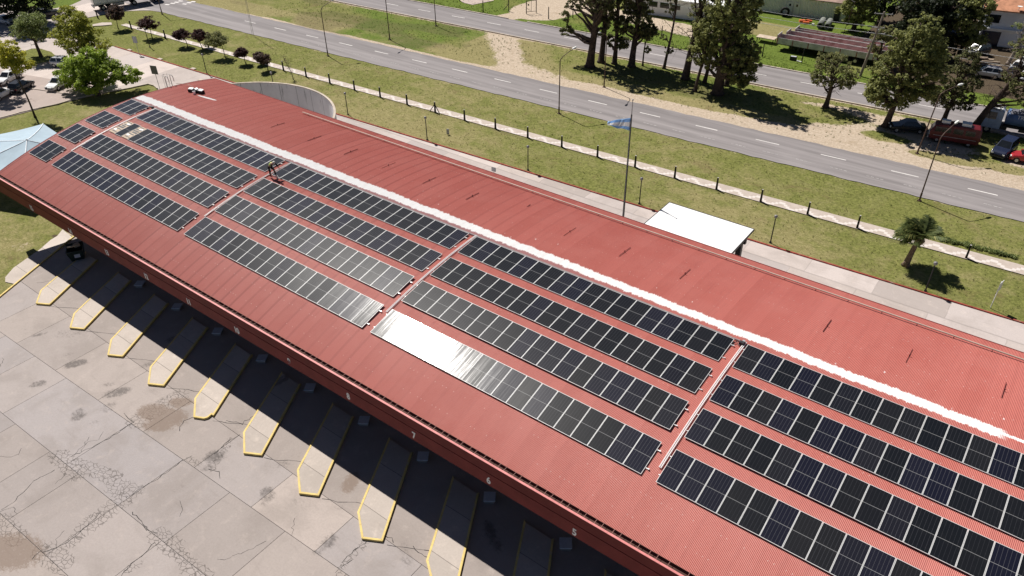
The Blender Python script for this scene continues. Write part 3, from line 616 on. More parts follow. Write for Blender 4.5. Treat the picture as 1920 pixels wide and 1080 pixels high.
for g, rx, ry, s_ in ((q1(545, 570), .9, .45, .9), (q1(265, 715), .6, .4, .85), (q1(860, 780), .9, .5, .9), (q1(800, 720), .5, .35, .6), (q1(570, 950), .6, .45, .85), (q1(290, 345), .7, .25, .7), (q1(790, 890), .7, .5, .6), (q1(690, 995), .3, .2, .7), (q1(520, 330), 1.6, .8, .5), (q1(1100, 575), .7, .35, .7), (q1(980, 210), .6, .3, .6), (q1(1280, 390), .7, .4, .8), (q6(60, 480), .5, .7, .85), (q6(520, 830), .5, .6, .9), (q6(450, 890), .7, .5, .6), (q6(160, 250), .9, .5, .5), (q6(1100, 920), .35, 1.1, .55), (q6(330, 530), 1.2, .8, .35), (q5(1590, 180), .7, .6, .9), (q5(1530, 270), .5, .3, .7), (q5(1310, 430), .6, .5, .4), (q6(1740, 780), .35, 1.3, .95), (q1(490, 500), .4, .25, .5), (q1(160, 320), .3, 1.0, .45), (q6(570, 560), .5, .8, .45), (q6(290, 180), .8, .3, .4)):
    stain = np.maximum(stain, s_*blob(X, Y, g[0], g[1], rx*1.25, ry*1.25, 1.0))
for k in range(70):
    cx, cy = RNG.uniform(-74, 0), RNG.uniform(1, 21); stain = np.maximum(stain, RNG.uniform(.2, .5)*blob(X, Y, cx, cy, RNG.uniform(.15, .7), RNG.uniform(.1, .35), 1.05))
for g, rx, ry in ((q1(1230, 980), 1.5, 1.0), (q1(1120, 930), 1.2, .8), (q1(1330, 860), 1.0, .5), (q6(675, 380), .5, .9), (q5(60, 900), 2.0, 1.2), (q1(1150, 1040), 1.2, .6)):
    rust = np.maximum(rust, blob(X, Y, g[0], g[1], rx*1.2, ry*1.2, 0.4))
# the slabs as they were cast: rows along the terminal, joints across, each slab with its own tone
def bil(A, gx, gy):
    i = np.clip((gx+82)/0.3, 0, A.shape[1]-1).astype(int); j = np.clip((gy+6)/0.3, 0, A.shape[0]-1).astype(int); return A[j, i]
rows = [(-6, -.2), (-.2, 4.62), (4.62, 9.30), (9.30, 14.12), (14.12, 18.2), (18.2, 48)]
fixed = {2: [-48.4, -44.8, -40.2, -35.4], 3: [-64.4, -59.7, -55.0, -46.3, -40.15], 4: [-62.6, -56.6, -50.6, -44.8, -38.9, -33.0, -27.1, -21.2, -15.3]}
VV = []; FF = []; TN = []; TI = []; AC = []; AS = []; AR = []; nv = 0
for ri, (ya, yb_) in enumerate(rows):
    xs_ = list(fixed.get(ri, []))
    if ri == 5: xs_ = [-200]
    else:
        lo = min(xs_) if xs_ else -40; hi = max(xs_) if xs_ else -40.0001
        q = lo
        while q > -76: q -= RNG.uniform(4.2, 6.4); xs_.append(q)
        q = hi
        while q < 14: q += RNG.uniform(4.2, 6.4); xs_.append(q)
    xs_ = sorted(xs_)+[20.0]
    for xa_, xb_ in zip(xs_[:-1], xs_[1:]):
        tone = RNG.beta(1.6, 1.6); tint = RNG.random()**1.5; g = 0.014
        sl_ = 0.496
        m = max(2, int((min(xb_, 20)-max(xa_, -82))/0.3)); n_ = max(2, int((yb_-ya)/0.3))
        xa2 = max(xa_, -84)
        gx, gy = np.meshgrid(np.linspace(xa2+g, xb_-g, m+1), np.linspace(ya+g, yb_-g, n_+1))
        gy2 = gy+0.037*(gx+50)*(0 if ri == 5 else 1)*(np.clip((18.2-gy)/4.0, 0, 1) if ri == 4 else 1)
        gx = np.maximum(gx, -70.57-(gy2-15.9)*sl_)
        if gx.max()-gx.min() < .05: continue
        VV.append(np.stack([gx, gy2, np.full_like(gx, 0.01)], -1).reshape(-1, 3)); I = nv+np.arange((m+1)*(n_+1)).reshape(n_+1, m+1)
        fq = np.stack([I[:-1, :-1], I[:-1, 1:], I[1:, 1:], I[1:, :-1]], -1).reshape(-1, 4); loc = fq-nv; vx = VV[-1][:, 0]
        ok = (vx[loc].max(1)-vx[loc].min(1)) > 0.01; FF.append(fq[ok]); nv += (m+1)*(n_+1)
        fx_, fy_ = gx.ravel(), gy2.ravel(); TN.append(np.full(len(fx_), tone)); TI.append(np.full(len(fx_), tint)); AC.append(bil(crack, fx_, fy_)); AS.append(bil(stain, fx_, fy_)); AR.append(bil(rust, fx_, fy_))
structure(npmesh('apron', np.concatenate(VV), np.concatenate(FF), MT['apron'], None, False, dict(tone=np.concatenate(TN), tint=np.concatenate(TI), crack=np.concatenate(AC), stain=np.concatenate(AS), rust=np.concatenate(AR))))
b = MB(); b.sheet([(-79, 33), (-63.2, 1), (-60, -6), (20, -6), (20, 47), (-79, 47)], -0.02); structure(b.build('joint_filler', MT['dark']))
b = MB()
def crackline(pts, w=.03, jit=.05):
    out = []
    for a, c in zip(pts, pts[1:]):
        L = math.dist(a, c); n_ = max(2, int(L/.22))
        for i in range(n_): t = i/n_; out.append((a[0]+(c[0]-a[0])*t+RNG.normal()*jit, a[1]+(c[1]-a[1])*t+RNG.normal()*jit))
    out.append(pts[-1])
    for a, c in zip(out, out[1:]): b.box(((a[0]+c[0])/2, (a[1]+c[1])/2, 0.0118), (math.dist(a, c)+.015, w*RNG.uniform(.5, 1.3), 0.002), rz=math.atan2(c[1]-a[1], c[0]-a[0]))
for pl in ([q5(0, 590), q5(70, 550), q5(190, 440), q5(250, 370), q5(410, 285)], [q5(540, 180), q5(690, 115), q5(900, 0)], [q5(940, 495), q5(1240, 310), q5(1400, 200), q5(1440, 180)], [q5(900, 1075), q5(970, 1005), q5(1090, 910), q5(1160, 830)], [q5(1000, 600), q5(1110, 730), q5(1180, 760)], [q5(1560, 280), q5(1640, 300), q5(1650, 350)], [q5(1600, 170), q5(1700, 80), q5(1800, 20)],
           [q1(900, 1075), q1(1000, 1010), q1(930, 940)], [q1(1340, 1075), q1(1380, 1000), q1(1460, 965)], [q1(1700, 1000), q1(1820, 1020), q1(1900, 960)], [q6(640, 970), q6(740, 890), q6(830, 820)], [q6(600, 1060), q6(680, 980), q6(720, 960)], [q6(960, 780), q6(1020, 790), q6(1030, 830)], [q6(1190, 860), q6(1210, 910), q6(1290, 940)], [q5(230, 960), q5(300, 900), q5(440, 860), q5(560, 790), q5(760, 600)], [q5(1080, 690), q5(1100, 740)], [q6(1350, 900), q6(1420, 940), q6(1560, 950)]):
    crackline(pl, .04)
for k in range(26):
    x, y = RNG.uniform(-72, 5), RNG.uniform(0, 19); a = RNG.uniform(0, 6.28); pl = [(x, y)]
    for i in range(RNG.integers(2, 5)): a += RNG.normal()*.5; x += math.cos(a)*.7; y += math.sin(a)*.7; pl.append((x, y))
    crackline(pl, .022)
structure(b.build('apron_crack', MT['rubber']))
b = MB(); b.sheet([P(0.0+x/4, 270+y/4) for x, y in ((470, 640), (430, 690), (380, 720), (300, 790), (200, 860), (100, 930), (40, 1000), (40, 1035), (110, 1050), (250, 950), (330, 890), (540, 700))], 0.016)
structure(b.build('concrete_verge', MT['island']))
b = MB(); a, c = (-76.0, 26.9), (-63.5, 1.7); m = ((a[0]+c[0])/2, (a[1]+c[1])/2)
L = math.dist(a, c)
for i in range(18):
    t = (i+.5)/18; b.box((a[0]+(c[0]-a[0])*t, a[1]+(c[1]-a[1])*t, 0.06), (L/18-0.015, 0.15, 0.13), rz=math.atan2(c[1]-a[1], c[0]-a[0]))
structure(b.build('yellow_kerb', MT['yellow']))
b = MB()
for x in [-66.68+5.93*i for i in range(11)]:
    q = [(x+1.3, 17.95)]+[(x+1.3+(2.55)*t+RNG.normal()*.03, 17.95+1.35*t+RNG.normal()*.05) for t in (.2, .4, .6, .8)]+[(x+3.9, 19.32)]
    for a, c in zip(q, q[1:]): b.box(((a[0]+c[0])/2, (a[1]+c[1])/2, 0.0125), (math.dist(a, c)+.01, RNG.uniform(.02, .05), 0.002), rz=math.atan2(c[1]-a[1], c[0]-a[0]))
structure(b.build('apron_joint', MT['rubber']))
# ------------------------------------------------------------------ the terminal
RC_Y, RC_Z, RC_R = 38.554, -39.6756, 49.14
def zr(y): return RC_Z+math.sqrt(RC_R**2-(y-RC_Y)**2)
X0R, X1R, YF, YB = -80.1, 26.0, 22.5, 47.8
T = thing('bus_terminal', 'long bus terminal with a red arched corrugated roof and white painted crest band', 'bus terminal', (-27, 35, 0))
off = Vector((27, -35, 0))
def tp(b, name, mats, smooth=False, parent=None):
    b.v = [(v[0]+27, v[1]-35, v[2]) for v in b.v]; return b.build(name, mats, parent or T, smooth)
PITCH_W, NPW = 0.0762, 6
nx = int((X1R-X0R)/PITCH_W*NPW); ny = 30
xa = X0R+np.arange(nx+1)*PITCH_W/NPW; th0, th1 = math.asin((YF-RC_Y)/RC_R), math.asin((YB-RC_Y)/RC_R); ta = np.linspace(th0, th1, ny+1)
XX, TT = np.meshgrid(xa, ta); AM = 0.0138*np.sin(2*PI*XX/PITCH_W)
V = np.stack([XX+27, RC_Y+(RC_R+AM)*np.sin(TT)-35, RC_Z+(RC_R+AM)*np.cos(TT)], -1).reshape(-1, 3)
I = np.arange((nx+1)*(ny+1)).reshape(ny+1, nx+1); F = np.stack([I[:-1, :-1], I[:-1, 1:], I[1:, 1:], I[1:, :-1]], -1).reshape(-1, 4)
roof = npmesh('roof', V, F, MT['roof'], T, True)
# soffit (underside), gable ends, gutter, fascia
b = MB(); ys = np.linspace(YF+0.05, YB-0.05, 20)
for y0, y1_ in zip(ys[:-1], ys[1:]): b.quad((X0R+.05, y1_, zr(y1_)-.22), (X1R-.05, y1_, zr(y1_)-.22), (X1R-.05, y0, zr(y0)-.22), (X0R+.05, y0, zr(y0)-.22))
tp(b, 'soffit', MT['inner'])
b = MB()
for xe, s_ in ((X0R, 1), (X1R, -1)):
    for y0, y1_ in zip(ys[:-1], ys[1:]):
        b.loft([[(xe-.04*s_, y, zr(y)-.30), (xe+.10*s_, y, zr(y)-.30), (xe+.10*s_, y, zr(y)+.022), (xe-.04*s_, y, zr(y)+.022)] for y in (y0, y1_)])
tp(b, 'roof_edge_trim', MT['red'])
b = MB(); zg = 6.93
b.box(((X0R+X1R)/2, 22.33, 6.70), (X1R-X0R, 0.40, 0.02)); b.box(((X0R+X1R)/2, 22.53, 6.80), (X1R-X0R, 0.02, 0.22))
b.mat = 1; x = X0R+0.3; i = 0
while x < X1R:
    b.box((x, 22.33, 6.965), (0.026, 0.42, 0.012)); 
    if x < -8.5: b.box((x+0.42, 22.33, 6.965), (0.026, 0.42, 0.012))
    x += 1.06
gut = tp(b, 'gutter', [MT['gut'], MT['pipe2']])
b = MB(); xx = X0R
while xx < X1R:
    L = min(3.0, X1R-xx); b.box((xx+L/2, 22.085, 6.99), (L-0.006, 0.13, 0.035)); xx += L
tp(b, 'gutter_rim', MT['redlip'])
b = MB()
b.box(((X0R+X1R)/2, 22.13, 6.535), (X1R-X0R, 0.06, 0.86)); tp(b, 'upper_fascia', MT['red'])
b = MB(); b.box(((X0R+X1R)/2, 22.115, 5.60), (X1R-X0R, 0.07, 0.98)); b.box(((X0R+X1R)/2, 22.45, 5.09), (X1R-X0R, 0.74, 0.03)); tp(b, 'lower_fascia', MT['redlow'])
nums = {5: (-13.04, 5.45), 6: (-18.93, 5.5), 7: (-24.78, 5.54), 8: (-30.6, 5.54), 9: (-36.52, 5.5), 10: (-42.37, 5.48), 11: (-48.34, 5.46), 12: (-54.18, 5.46), 13: (-60.06, 5.52), 14: (-66.18, 5.42), 15: (-73.26, 5.43), 4: (-7.15, 5.45)}
for n, (x, z) in nums.items():
    o = text_part(str(n), 'bay_number', 0.74, 0.012, MT['white'], T, (x+27, 22.07-35, z), (PI/2, 0, 0), bold=0.022, sx=0.78); o['label'] = f'white bay number {n}'
# pipe near the far edge, dark bars with stubs on the far slope
b = MB(); yp = 46.5
b.tube([(-62.95, yp, zr(yp)+.17), (X1R-1, yp, zr(yp)+.17)], 0.055, 8)
x = -62
while x < X1R-1: b.box((x, yp, zr(yp)+.07), (0.05, 0.05, 0.16)); x += 2.2
tp(b, 'roof_pipe', MT['pipe'])
for x in (-61.7, -56.25, -51.2, -46.3, -41.4, -36.58, -26.86, -22.03, -17.15, -7.14, -2.17, 2.98, 8.0, 13.0):
    b = MB(); y0, y1_ = 41.5, 43.2
    b.tube([(x, y0, zr(y0)+.05), (x, 42.35, zr(42.35)+.055), (x, y1_, zr(y1_)+.05)], 0.02, 6); b.box((x+.02, 42.3, zr(42.3)+.10), (0.04, 0.04, 0.14)); b.box((x+.05, 42.3, zr(42.3)+.15), (0.09, 0.04, 0.03))
    tp(b, 'roof_bar', MT['redbar'])
b = MB(); x = -43.0
b.box((-32.0, 44.0, zr(44.0)+.03), (0.03, 0.5, 0.03)); tp(b, 'roof_bar', MT['redbar'])
# under the roof: platform, columns, hall walls
b = MB(); b.prism([(X0R+2, 25.5), (X1R-1, 25.5), (X1R-1, 47.2), (X0R+2, 47.2)], 0.0, 0.18); tp(b, 'platform', MT['floor'])
b = MB(); b.box(((X0R+X1R)/2+3, 28.6, 2.9), (X1R-X0R-8, 0.25, 5.4)); b.box(((X0R+X1R)/2+1, 47.25, 4.2), (X1R-X0R-3, 0.25, 8.4)); b.box((X0R+3.2, 38, 4.2), (0.25, 18.2, 8.3)); b.box((X1R-1.3, 38, 4.2), (0.25, 18.2, 8.3))
tp(b, 'wall', MT['inner'])
for k in range(12):
    xw = -68+5.9*k*1.3; b = MB(); b.box((xw, 28.46, 1.6), (4.2, 0.05, 2.4)); f = tp(b, 'window', MT['glass'])
for k in range(16):
    x = -75.6+5.9*k+2.95*0
    b = MB(); b.box((x-1.0, 26.2, 2.7), (0.35, 0.35, 5.2)); b.box((x-1.0, 24.4, 5.4), (0.18, 4.2, 0.3)); tp(b, 'column', MT['red'])
b = MB(); b.box(((X0R+X1R)/2, 47.83, zr(47.8)-.12), (X1R-X0R, 0.06, 0.28)); tp(b, 'back_fascia', MT['red'])
# drum wall behind the terminal
CW = thing('drum_wall', 'tall curved grey concrete wall with dark weather streaks, behind the far edge of the roof', 'wall', (-77.42, 46.3, 0))
rings = []
for i in range(61):
    a = R_(4+172*i/60); c, s_ = math.cos(a), math.sin(a)
    rings.append([(12.42*c, 12.42*s_, 0), (12.6*c, 12.6*s_, 0), (12.6*c, 12.6*s_, 4.42), (12.42*c, 12.42*s_, 4.42)])
b = MB(); b.loft(rings); b.build('wall_shell', MT['cwall'], CW, False)
rings = []
for i in range(61):
    a = R_(4+172*i/60); c, s_ = math.cos(a), math.sin(a)
    rings.append([(12.38*c, 12.38*s_, 4.423), (12.64*c, 12.64*s_, 4.423), (12.64*c, 12.64*s_, 4.5), (12.38*c, 12.38*s_, 4.5)])
b = MB(); b.loft(rings); b.build('coping', MT['kerb'], CW)
# white slab shelter behind the terminal
t = thing('shelter', 'flat bright white slab roof on dark columns behind the terminal, beside the driveway', 'shelter', (-22.2, 55, 0))
b = MB(); b.box((0, -1.1, 4.5), (8.35, 9.9, 0.10)); rf = b.build('shelter_roof', MT['canopy'], t)
b = MB()
for dx, dy, sx, sy in ((0, 3.87, 8.4, 0.08), (0, -6.07, 8.4, 0.08), (4.19, -1.1, 0.06, 9.9), (-4.19, -1.1, 0.06, 9.9)): b.box((dx, dy, 4.47), (sx, sy, 0.2))
b.build('edge_beam', MT['steel'], t)
for dx, dy in ((3.75, 2.1), (-3.75, 2.1)):
    b = MB(); b.box((dx, dy, 2.2), (0.45, 0.45, 4.4)); b.box((dx, dy, 0.06), (0.7, 0.7, 0.12)); b.box((dx+0.1, dy, 4.1), (0.8, 0.3, 0.35)); b.build('column', MT['steel'], t)
# ------------------------------------------------------------------ bay islands and pedestals
def island_mesh(broken):
    tipL, tipR, kn = (0.0, 0.0), (1.2, 0.66), (-1.62+0.0, 1.24)
    kn = (-1.63, 1.26); rb = (1.2-0.5*6.6*1.09, 0.66+6.6); lb = (kn[0]-0.505*6.0, kn[1]+6.0)
    outer = [tipL, tipR, rb, lb, kn]
    return outer
def inset(poly, d):
    n = len(poly); A = sum(poly[i][0]*poly[(i+1) % n][1]-poly[(i+1) % n][0]*poly[i][1] for i in range(n)); s_ = 1 if A > 0 else -1
    out = []
    for i in range(n):
        p0, p1, p2 = Vector(poly[i-1]), Vector(poly[i]), Vector(poly[(i+1) % n])
        d1 = (p1-p0).normalized(); d2 = (p2-p1).normalized(); n1 = Vector((-d1.y, d1.x))*s_; n2 = Vector((-d2.y, d2.x))*s_
        m = (n1+n2).normalized(); out.append(tuple(p1+m*(d/max(0.3, m.dot(n1)))))
    return out
ISX = [-66.68, -60.79, -54.79, -48.97, -42.99, -37.10, -31.24, -25.38, -19.45, -13.52, -7.6, -1.7]
between = ['15 and 14', '14 and 13', '13 and 12', '12 and 11', '11 and 10', '10 and 9', '9 and 8', '8 and 7', '7 and 6', '6 and 5', '5 and 4']
for k, x in enumerate(ISX[:11]):
    broken = k == 4
    t = thing('bay_island', f'yellow-edged concrete bay island reaching out from below the fascia between bay numbers {between[k]}' if not broken else 'yellow-edged concrete bay island with a broken corner at its tip, below bay number 10', 'bay island', (x, 17.28, 0), 0, 'raised bus bay islands')
    o_ = [(0, 0), (1.19, 0.64), (1.19-0.545*6.4, 0.64+6.4), (-1.66-0.5*5.9, 1.22+5.9), (-1.66, 1.22)]
    if broken: o_ = [(0, 0), (0.75, 0.36), (0.9, 0.62), (0.86, 0.95), (1.06, 0.98), (1.19-0.545*6.4, 0.64+6.4), (-1.66-0.5*5.9, 1.22+5.9), (-1.66, 1.22)]
    i_ = inset(o_, 0.135)
    b = MB(); b.prism(i_, 0.0, 0.168); b.build('island_top', MT['island'], t)
    n = len(o_); b = MB()
    back = (2, 3) if not broken else (5, 6)
    for a in range(n):
        c = (a+1) % n
        if (a, c) == back: continue
        p0, p1, r0, r1 = Vector(o_[a]), Vector(o_[c]), Vector(i_[a]), Vector(i_[c]); L = (p1-p0).length; m = max(1, round(L/1.05))
        for j in range(m):
            t0, t1 = j/m, (j+1)/m; g = 0.004/L
            q = [p0.lerp(p1, t0+g), p0.lerp(p1, t1-g), r0.lerp(r1, t1-g), r0.lerp(r1, t0+g)]; dz = RNG.uniform(-0.006, 0.006)
            b.prism([tuple(w) for w in q], 0.0, 0.18+dz)
    b.build('kerb_edge', MT['yellow'], t)
bayn = [13, 12, 11, 10, 9, 8, 7, 6, 5]
for k, x in enumerate((-62.25, -56.3, -50.4, -44.5, -38.7, -32.78, -26.96, -21.08, -15.11)):
    n = bayn[k]
    t = thing('bay_pedestal', f'square grey-topped pedestal in the shade under the fascia beside bay number {n}', 'pedestal', (x*39.68/40, 24.6*39.68/40, 0), R_(35), 'grey pedestals under the fascia')
    b = MB(); b.box((0, 0, 0.30), (0.76, 0.76, 0.08)); b.build('top_slab', MT['grey'], t)
    b = MB(); b.box((0, 0, 0.13), (0.62, 0.62, 0.27)); b.build('stem', MT['inner'], t)
# skip under the eaves
g = P(146, 484); t = thing('waste_skip', 'dark open waste skip with a pale notice, in the shade below bay number 14', 'skip', (g[0]+0.2, g[1], 0), R_(60))
b = MB(); rr = lambda w, l, z: [(-w, -l, z), (w, -l, z), (w, l, z), (-w, l, z)]
b.loft([rr(.55, .5, .12), rr(.75, .72, 1.25), rr(.68, .65, 1.25), rr(.5, .46, .2)]); b.build('bin_body', MT['bin'], t)
b = MB(); b.box((0, .45, 1.33), (1.5, .5, .05), rx=0.5); b.build('lid', MT['bin'], t)
b = MB(); b.box((0.1, -.66, .75), (.5, .02, .42), rx=-0.19); b.build('notice', MT['grey'], t)
b = MB(); b.tube([(-.6, .3, 1.3), (-.2, -.1, 1.5), (.5, .1, 1.45)], .09, 6); b.box((.2, .3, 1.35), (.5, .4, .3), rz=.4); b.build('rubbish', MT['box'], t)

# ------------------------------------------------------------------ solar panels
ROWS = [((37.263, 9.619), (35.019, 9.415)), ((34.198, 9.394), (31.895, 9.12)), ((31.151, 9.06), (28.866, 8.645)), ((27.986, 8.461), (25.751, 7.891))]
BX = dict(A=(-79.56, 3), B=(-75.035, 18), C=(-53.435, 18), D=(-31.966, 18), E=(-10.389, 18))
BL = dict(A='small far-end panel block', B='second panel block', C='middle panel block', D='fourth panel block', E='nearest panel block')
RN = ['top', 'second', 'third', 'bottom']
PW, PL = 1.136, 2.29
proto = thing('solar_panel', 'x', 'solar panel', (0, 0, 0), 0, 'solar panels in rows on the red roof')
b = MB(); t_ = 0.027
for c, d in (((0, PL/2-t_/2, -0.017), (PW, t_, 0.035)), ((0, -PL/2+t_/2, -0.017), (PW, t_, 0.035)), ((PW/2-t_/2, 0, -0.017), (t_, PL-2*t_, 0.035)), ((-PW/2+t_/2, 0, -0.017), (t_, PL-2*t_, 0.035))): b.box(c, d)
b.build('frame', MT['frame'], proto)
b = MB(); b.box((0, 0, -0.016), (PW-2*t_, PL-2*t_, 0.022)); b.build('cells', MT['cells'], proto)
first = True; NPAN = 0
for bn, (x0, cnt) in BX.items():
    for r, ((yt, zt), (yb, zb)) in enumerate(ROWS):
        a = math.atan2(zt-zb, yt-yb); ym, zm = (yt+yb)/2, (zt+zb)/2; seen = 0
        for k in range(cnt):
            x = x0+1.15*(k+0.5)
            if bn == 'B' and r == 1 and k in (0, 2): continue
            seen += 1
            nm = ORD[k]+' from left'
            if bn == 'D' and r == 3 and k < 7: ad = 'glaring white sunlit solar panel'
            elif bn == 'C' and r == 3 and k > 13: ad = 'streaked silvery solar panel'
            elif r == 2 and bn in 'BC': ad = 'greyish solar panel'
            elif bn == 'A' and r == 1 and k == 1: ad = 'pale mottled solar panel'
            else: ad = 'dark solar panel'
            if bn == 'B' and r == 1 and k == 1: lab = 'lone dark solar panel between bare rail gaps in the second row of the second block'
            else: lab = f'{ad}, {nm}, {RN[r]} row, {BL[bn]}'
            e = (a+R_(RNG.normal(0, .13))+(R_(1.4) if r == 2 and bn in 'BC' else 0), R_(RNG.normal(0, .75 if r == 3 and bn in 'CD' else .4)), R_(RNG.normal(0, .05)))
            if first: o = proto; o.location = (x, ym, zm); o.rotation_euler = e; o['label'] = lab; first = False
            else: o = dup(proto, (x, ym, zm), 0, lab, rot=e)
            NPAN += 1
        if seen:
            rt = thing('mounting_rails', f'aluminium rails under the {RN[r]} row of the {BL[bn]}', 'rails', (x0, ym, zm), 0, 'aluminium rails under the solar panels'); rt.rotation_euler = (a, 0, 0)
            L = cnt*1.15
            for yy in (0.62, -0.66):
                b = MB(); b.box((L/2+0.06, yy, -0.066), (L+0.30, 0.05, 0.05))
                for q in np.arange(0.3, L, 1.5): b.box((q, yy+.03, -0.115), (0.05, 0.05, 0.09))
                b.box((L+0.19, yy, -0.05), (0.07, 0.075, 0.075)); b.build('rail', MT['rail'], rt)
# bare bays in the second block: packing boards between the rails
for k, nm in ((0, 'leftmost'), (2, 'third')):
    (yt, zt), (yb, zb) = ROWS[1]; a = math.atan2(zt-zb, yt-yb); x = BX['B'][0]+1.15*(k+.5)
    t = thing('rail_boards', f'pale boards with dark strips in the {nm} bay of a half bare panel row', 'boards', (x, (yt+yb)/2, (zt+zb)/2), 0, 'boards in the bare panel bays'); t.rotation_euler = (a, 0, 0)
    b = MB(); b.box((0, 0, -.03), (1.05, 2.2, 0.03)); b.build('board', MT['wood'], t)
    for yy, ww in ((.95, .10), (.55, .13), (.28, .16), (.0, .22), (-.32, .13), (-.82, .10)):
        b = MB(); b.box((RNG.uniform(-.08, .08), yy, -.005), (RNG.uniform(.7, 1.0), ww, 0.02), rz=RNG.uniform(-.06, .06)); b.build('dark_strip', MT['steel'], t)
    b = MB(); b.box((.2, .7, 0.0), (.5, .2, .03), rz=.15); b.box((-.2, -.55, 0.0), (.45, .22, .03), rz=-.1); b.build('white_sheet', MT['white'], t)
# cable trays up the slope beside the blocks and conduit along the crest
def arc_tube(b, x, y0, y1_, h, r, n=14):
    b.tube([(x, y, zr(y)+h) for y in np.linspace(y0, y1_, n)], r, 6)
for bn, y0 in (('B', 28.0), ('C', 28.0), ('D', 27.6), ('E', 26.6)):
    x = BX[bn][0]-0.16; t = thing('cable_duct', f'twin cable ducts running up the roof left of the {BL[bn]}', 'cable duct', (x, y0, zr(y0)), 0, 'white cable ducts on the roof')
    for dx in (0, -0.10):
        b = MB(); arc_tube(b, x+dx, y0, 37.5, .09, .034 if bn in 'DE' else .026); b.v = [(v[0]-x, v[1]-y0, v[2]-zr(y0)) for v in b.v]; b.build('duct', MT['white'] if bn in 'DE' else MT['galv'], t)
t = thing('crest_conduit', 'long thin grey conduit beside the white band along the roof crest', 'conduit', (-80, 37.46, zr(37.46)))
b = MB(); b.tube([(0, 0, .07), (69.4, 0, .07)], .032, 6); b.build('conduit_tube', MT['galv'], t)
b = MB(); b.tube([(0.2, -.09, .05), (69.4, -.09, .05)], .022, 6); b.build('cable', MT['steel'], t)
t = thing('junction_box', 'small dark cable joint at the upper corner between two panel blocks near the camera', 'junction box', (-10.75, 37.2, zr(37.2)))
b = MB(); b.box((0, 0, .16), (.3, .22, .18)); b.build('box', MT['steel'], t); b = MB(); b.tube([(-.5, -.3, .06), (-.3, 0, .12), (-.1, -.2, .08), (.1, .1, .1), (.4, .2, .06)], .03, 6); b.build('cable', MT['steel'], t)
b = MB(); b.box((.05, .18, .14), (.16, .16, .2)); b.build('clamp', MT['galv'], t)
t = thing('junction_box', 'small dark cable joint above the small panel block at the roof end', 'junction box', (-75.75, 37.35, zr(37.35)))
b = MB(); b.box((0, 0, .14), (.3, .2, .16)); b.build('box', MT['steel'], t); b = MB(); b.tube([(-.6, 0, .05), (-.2, .1, .1), (.5, -.1, .05)], .03, 6); b.build('cable', MT['steel'], t)
# tools by the ridge
def rp(x, y): return (x, y, zr(y))
for lab, dx, dy, rz, s_ in (('open dark tool crate with white lid on the red roof, leftmost of the tool heap', -76.8, 42.72, .3, (.6, .45, .32)), ('dark tool crate with white lid in the middle of the heap on the red roof', -76.2, 42.95, -.2, (.5, .42, .36)), ('dark tool crate, rightmost of the heap on the red roof', -75.6, 43.1, .15, (.62, .46, .32))):
    t = thing('tool_crate', lab, 'tool crate', rp(dx, dy), rz, 'tool crates on the roof'); w, d, h = s_
    b = MB(); b.box((0, 0, h/2), (w, d, h)); b.build('crate_body', MT['black'], t); b = MB(); b.box((-.04, .06, h+.05), (w*.95, d*.8, .09), rx=.18); b.build('lid', MT['white'], t)
t = thing('paint_bucket', 'white paint bucket standing in front of the tool crates on the roof', 'bucket', rp(-76.0, 42.5)); b = MB(); b.lathe([(.13, 0), (.16, .32), (.14, .32), (.12, .05)], 12); b.build('pail', MT['white'], t); b = MB(); b.tube([(.15*math.cos(q), .02, .3+.15*math.sin(q)) for q in np.linspace(0, PI, 8)], .008, 5); b.build('handle', MT['galv'], t)
# access ladder at the roof end
g = (-80.3, 42.7); t = thing('access_ladder', 'caged steel access ladder rising past the far end of the roof', 'ladder', (-80.6, 42.6, 0))
for dy in (-.3, .3):
    b = MB(); b.tube([(-.3, dy, 0.1), (-.3, dy, 10.0)]+[(-.3+.32*(1-math.cos(q)), dy, 10.0+.42*math.sin(q)) for q in np.linspace(.3, PI, 8)]+[(.34, dy, 9.7)], .035, 6); b.build('rail', MT['galv'], t)
b = MB()
for z in np.arange(.4, 10, .32): b.tube([(-.3, -.3, z), (-.3, .3, z)], .016, 5)
b.build('rungs', MT['galv'], t)
for z in (3.5, 5.2, 6.9, 8.6, 10.3):
    b = MB(); b.tube([(-.3-.72*math.sin(q), -.4*math.cos(q), z) for q in np.linspace(0, PI, 12)], .02, 5); b.build('hoop', MT['galv'], t)
b = MB()
for q in (PI*.25, PI*.5, PI*.75): b.tube([(-.3-.72*math.sin(q), -.4*math.cos(q), 3.4), (-.3-.72*math.sin(q), -.4*math.cos(q), 10.4)], .015, 5)
b.build('cage_bars', MT['galv'], t)
b = MB(); b.tube([(.3, .5, zr(43)-0+.1), (1.6, 1.0, zr(43.6)+.25), (2.6, 1.1, zr(43.7)+.12)], .03, 5); b.build('grab_rail', MT['pipe'], t)
